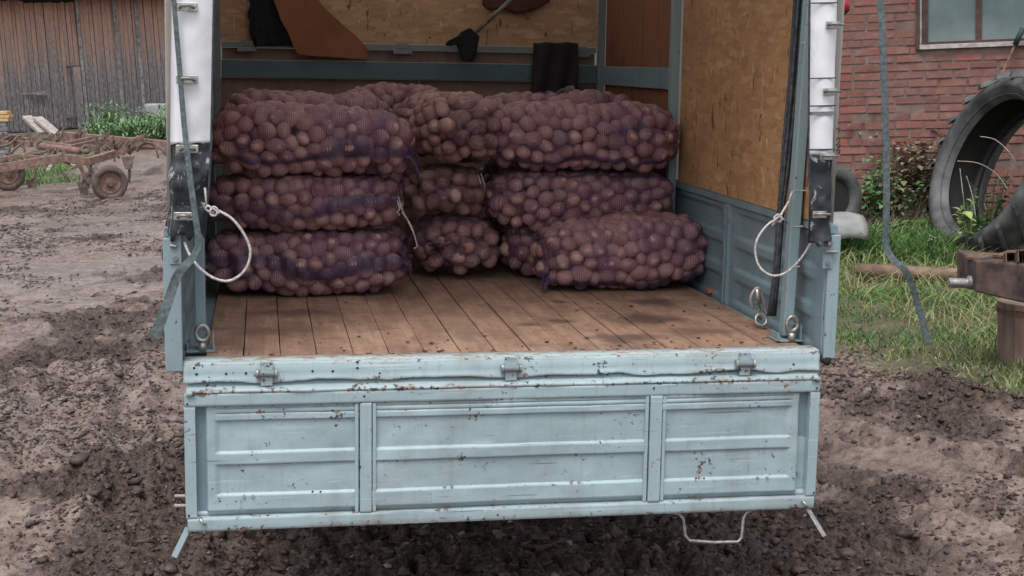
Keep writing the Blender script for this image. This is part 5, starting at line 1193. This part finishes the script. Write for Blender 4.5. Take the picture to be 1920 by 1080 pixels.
# grass patch behind the cultivator
n0 = 22000; x = r.uniform(-9, -2, n0); y = r.uniform(20, 33, n0); g = greenmask(x, y); keep = r.random(n0) < g; x, y = x[keep], y[keep]
blades('yard_grass', x, y, .05+.10*r.random(len(x)), .014+.012*r.random(len(x)), .9, M_grass, np.clip(r.normal(.50, .16, len(x)), 0, 1), 27)
def leaves(x, y, z, size, az, el, droop=.3, lw=.34):     # pointed oval leaves, 6 faces each
    n = len(x); prof = [(0,0), (.3,lw), (.62,lw*.88), (1,0)]; L = []
    d = np.stack([np.cos(az)*np.cos(el), np.sin(az)*np.cos(el), np.sin(el)], -1); s_ = np.stack([-np.sin(az), np.cos(az), np.zeros(n)], -1); up = np.cross(d, s_)*-1
    pts = []
    for f, w_ in prof:
        cpt = np.stack([x, y, z], -1)+d*(f*size)[:, None]-np.array([0,0,1])*(droop*size*f*f)[:, None]
        pts += [cpt-s_*(w_*size)[:, None]+np.array([0,0,1])*(w_*size*.25)[:, None], cpt, cpt+s_*(w_*size)[:, None]+np.array([0,0,1])*(w_*size*.25)[:, None]] if w_ else [cpt]
    V = np.stack(pts, 1); f0 = np.array([(0,1,2), (0,2,3), (1,4,5), (1,5,2), (2,5,6), (2,6,3), (4,7,5), (5,7,6)])
    return V.reshape(-1, 3), (f0[None]+(np.arange(n)*8)[:, None, None]).reshape(-1, 3), 8
def weed(name, label, cx, cy_, H_, spread, nl, size, mat, seed, stems=4, cat='plant', stemmat=None, el=(-.3,.9), tmean=.5, stuff=False, lw=.34):
    r = np.random.default_rng(seed); z0 = gz(cx, cy_); rt = thing(name, label, cat, (cx, cy_, z0))
    tips = [(r.normal(0, spread*.6), r.normal(0, spread*.6), H_*r.uniform(.6, 1)) for _ in range(stems)]; mb = MB()
    for tx, ty_, tz in tips: mb.tube([(tx*.1, ty_*.1, 0), (tx*.5, ty_*.5, tz*.55), (tx, ty_, tz)], [.007,.005,.002], 5)
    mb.build('stems', stemmat or mat, rt)
    k = r.integers(0, stems, nl); f = r.uniform(.15, 1, nl)**.8; T_ = np.array(tips); az = r.uniform(0, 6.28, nl)
    jx = r.normal(0, spread*.18, (nl, 2)); x = T_[k, 0]*f+jx[:, 0]; y = T_[k, 1]*f+jx[:, 1]; z = T_[k, 2]*f*(.95)
    V, Fc, m8 = leaves(x, y, z, size*r.uniform(.5, 1.2, nl), az, r.uniform(el[0], el[1], nl), lw=lw)
    o = np_mesh('foliage', V, Fc, mat, rt, attrs={'tint': np.repeat(np.clip(r.normal(tmean, .25, nl), 0, 1), m8)}); o['kind'] = 'stuff'
    return rt
def wg(u, v): p = wat(u, v, Z=0); return p.x, p.y
q = wg(1712, 468); weed('dock_plant', 'broad-leaved light green weed between the strap and the big tyre', q[0], q[1], .30, .22, 26, .17, M_green, 41, 5, tmean=.8, el=(.0,.7))
q = wg(1790, 486); weed('dock_plant', 'broad-leaved light green weed at the foot of the big tyre', q[0], q[1], .17, .18, 16, .11, M_green, 42, 5, tmean=.75, el=(.0,.7))
q = wg(1640, 452); weed('bramble_bush', 'dark leafy bush between the small tyre and the hanging strap', q[0], q[1], .85, .34, 700, .070, M_nettle, 43, 14, cat='bush', tmean=.25)
q = wg(1740, 448); weed('dry_bush', 'brown withered bush against the brick wall left of the big tyre', q[0]+.1, q[1]+.2, 1.05, .40, 1200, .07, M_dry, 44, 16, cat='bush', tmean=.45)
q = wg(1690, 450); weed('dry_bush', 'withered grey-green bush behind the hanging strap', q[0]+.1, q[1]+.2, .75, .34, 500, .075, M_dry, 45, 12, cat='bush', tmean=.75)
q = wg(1770, 440); weed('wall_bush', 'green climbing weed on the brick wall above left of the big tyre', q[0]+.35, q[1]+.2, 1.45, .30, 1200, .050, M_nettle, 46, 14, cat='bush', tmean=.35)
for k, (u, v, dx, dy, H_, sp_, nl, sz, mt, tm, lab) in enumerate(((1612,452,.1,.1,.50,.26,200,.075,M_green,.5,'light green weed clump between the small tyre and the pale guard'),
        (1665,440,.15,.3,1.25,.42,1500,.070,M_dry,.75,'tall withered clump against the brick wall just right of the hanging strap'),
        (1725,430,.2,.3,1.40,.36,1700,.060,M_nettle,.30,'tall dull green weeds against the brick wall beside the big tyre'),
        (1660,480,0,0,.26,.30,200,.075,M_green,.75,'low bright green weeds at the foot of the hanging strap'),
        (1760,478,0,0,.28,.25,160,.070,M_green,.7,'low bright green weeds at the left foot of the big tyre'))):
    q = wg(u, v); weed('weed_clump', lab, q[0]+dx, q[1]+dy, H_, sp_, nl, sz, mt, 80+k, 10, cat='weed', tmean=tm, lw=.24)
q = wat(1822, 470, D=12.0); weed('maple_seedling', 'pale yellow-green seedling growing inside the big tyre', q.x, q.y, .62, .16, 30, .10, M_palegreen, 47, 4, tmean=.6)
q = wat(1850, 470, D=12.5); weed('tyre_weeds', 'dark thin weeds growing inside the big tyre', q.x, q.y, .75, .25, 200, .06, M_green, 48, 9, tmean=.15)
q = wg(1728, 476); fl = thing('white_flower', 'small cluster of white flowers in the grass below the big tyre', 'flower', (q[0]-.05, q[1]-.35, gz(*q)+.0))
fm = MB(); rr = random.Random(3)
for k in range(7): fm.lathe([(0,.006),(.014,.004),(.016,0)], Matrix.Translation((rr.uniform(-.045,.045), rr.uniform(-.03,.03), .17+rr.uniform(-.03,.03))), 8, close=False)
fm.build('petals', mat_simple('white_petal', (.8,.8,.78), .6), fl)
MB().tube([(0,0,0), (.01,0,.17)], .003, 5).build('stem', M_green, fl)
sm = MB()
for pts in (((1838,256,12.0), (1866,262,12.0), (1893,286,11.9), (1912,316,11.9)), ((1795,302,12.0), (1834,306,12.0), (1868,326,12.0), (1890,356,11.95)), ((1800,316,12.1), (1804,350,12.1), (1810,400,12.1)), ((1812,330,12.1), (1822,362,12.1), (1830,410,12.1))):
    sm.tube(spline([wat(u, v, D=D) for u, v, D in pts], 4), [.004], 5) if False else sm.tube(spline([wat(u, v, D=D) for u, v, D in pts], 4), .0042, 5)
tag(sm.build('seed_stalks', M_pale, smooth=True), 'pale arching grass seed stalks in front of the big tyre', 'grass stalks', kind='stuff')
# nettles by the barn
for k, (u, v, D, H_, sp_, lab) in enumerate(((185,252,33,1.0,.45,'nettle clump nearest the barn door'), (212,252,34,1.35,.45,'tall nettle clump with drooping tops, second from the barn door'), (238,254,33,1.0,.5,'low broad nettle clump in the middle of the row by the barn'), (262,254,34,1.15,.5,'nettle clump just left of the pale trough'), (290,254,33,.95,.5,'low nettle clump in front of the pale trough'), (318,254,33,1.3,.5,'tall nettle clump beside the white tarpaulin edge'))):
    q = wat(u, v, D=D); weed('nettle_clump', lab, q.x, q.y, H_*.86, sp_, 900, .13, M_nettle, 60+k, 20, cat='plant', tmean=.55, el=(-1.1,.5), lw=.15)['group'] = 'nettles along the barn wall'
q = wat(18, 250, D=31); weed('dark_weed', 'dark spindly weed under the fresh timber at the left edge', q.x-.2, q.y, .9, .25, 160, .12, M_green, 71, 6, tmean=.1)

# ------------------------------------------------------------------ settle everything that leans with the truck
bpy.context.view_layer.update()
for o in TF: o.matrix_world = TRUCK @ o.matrix_world
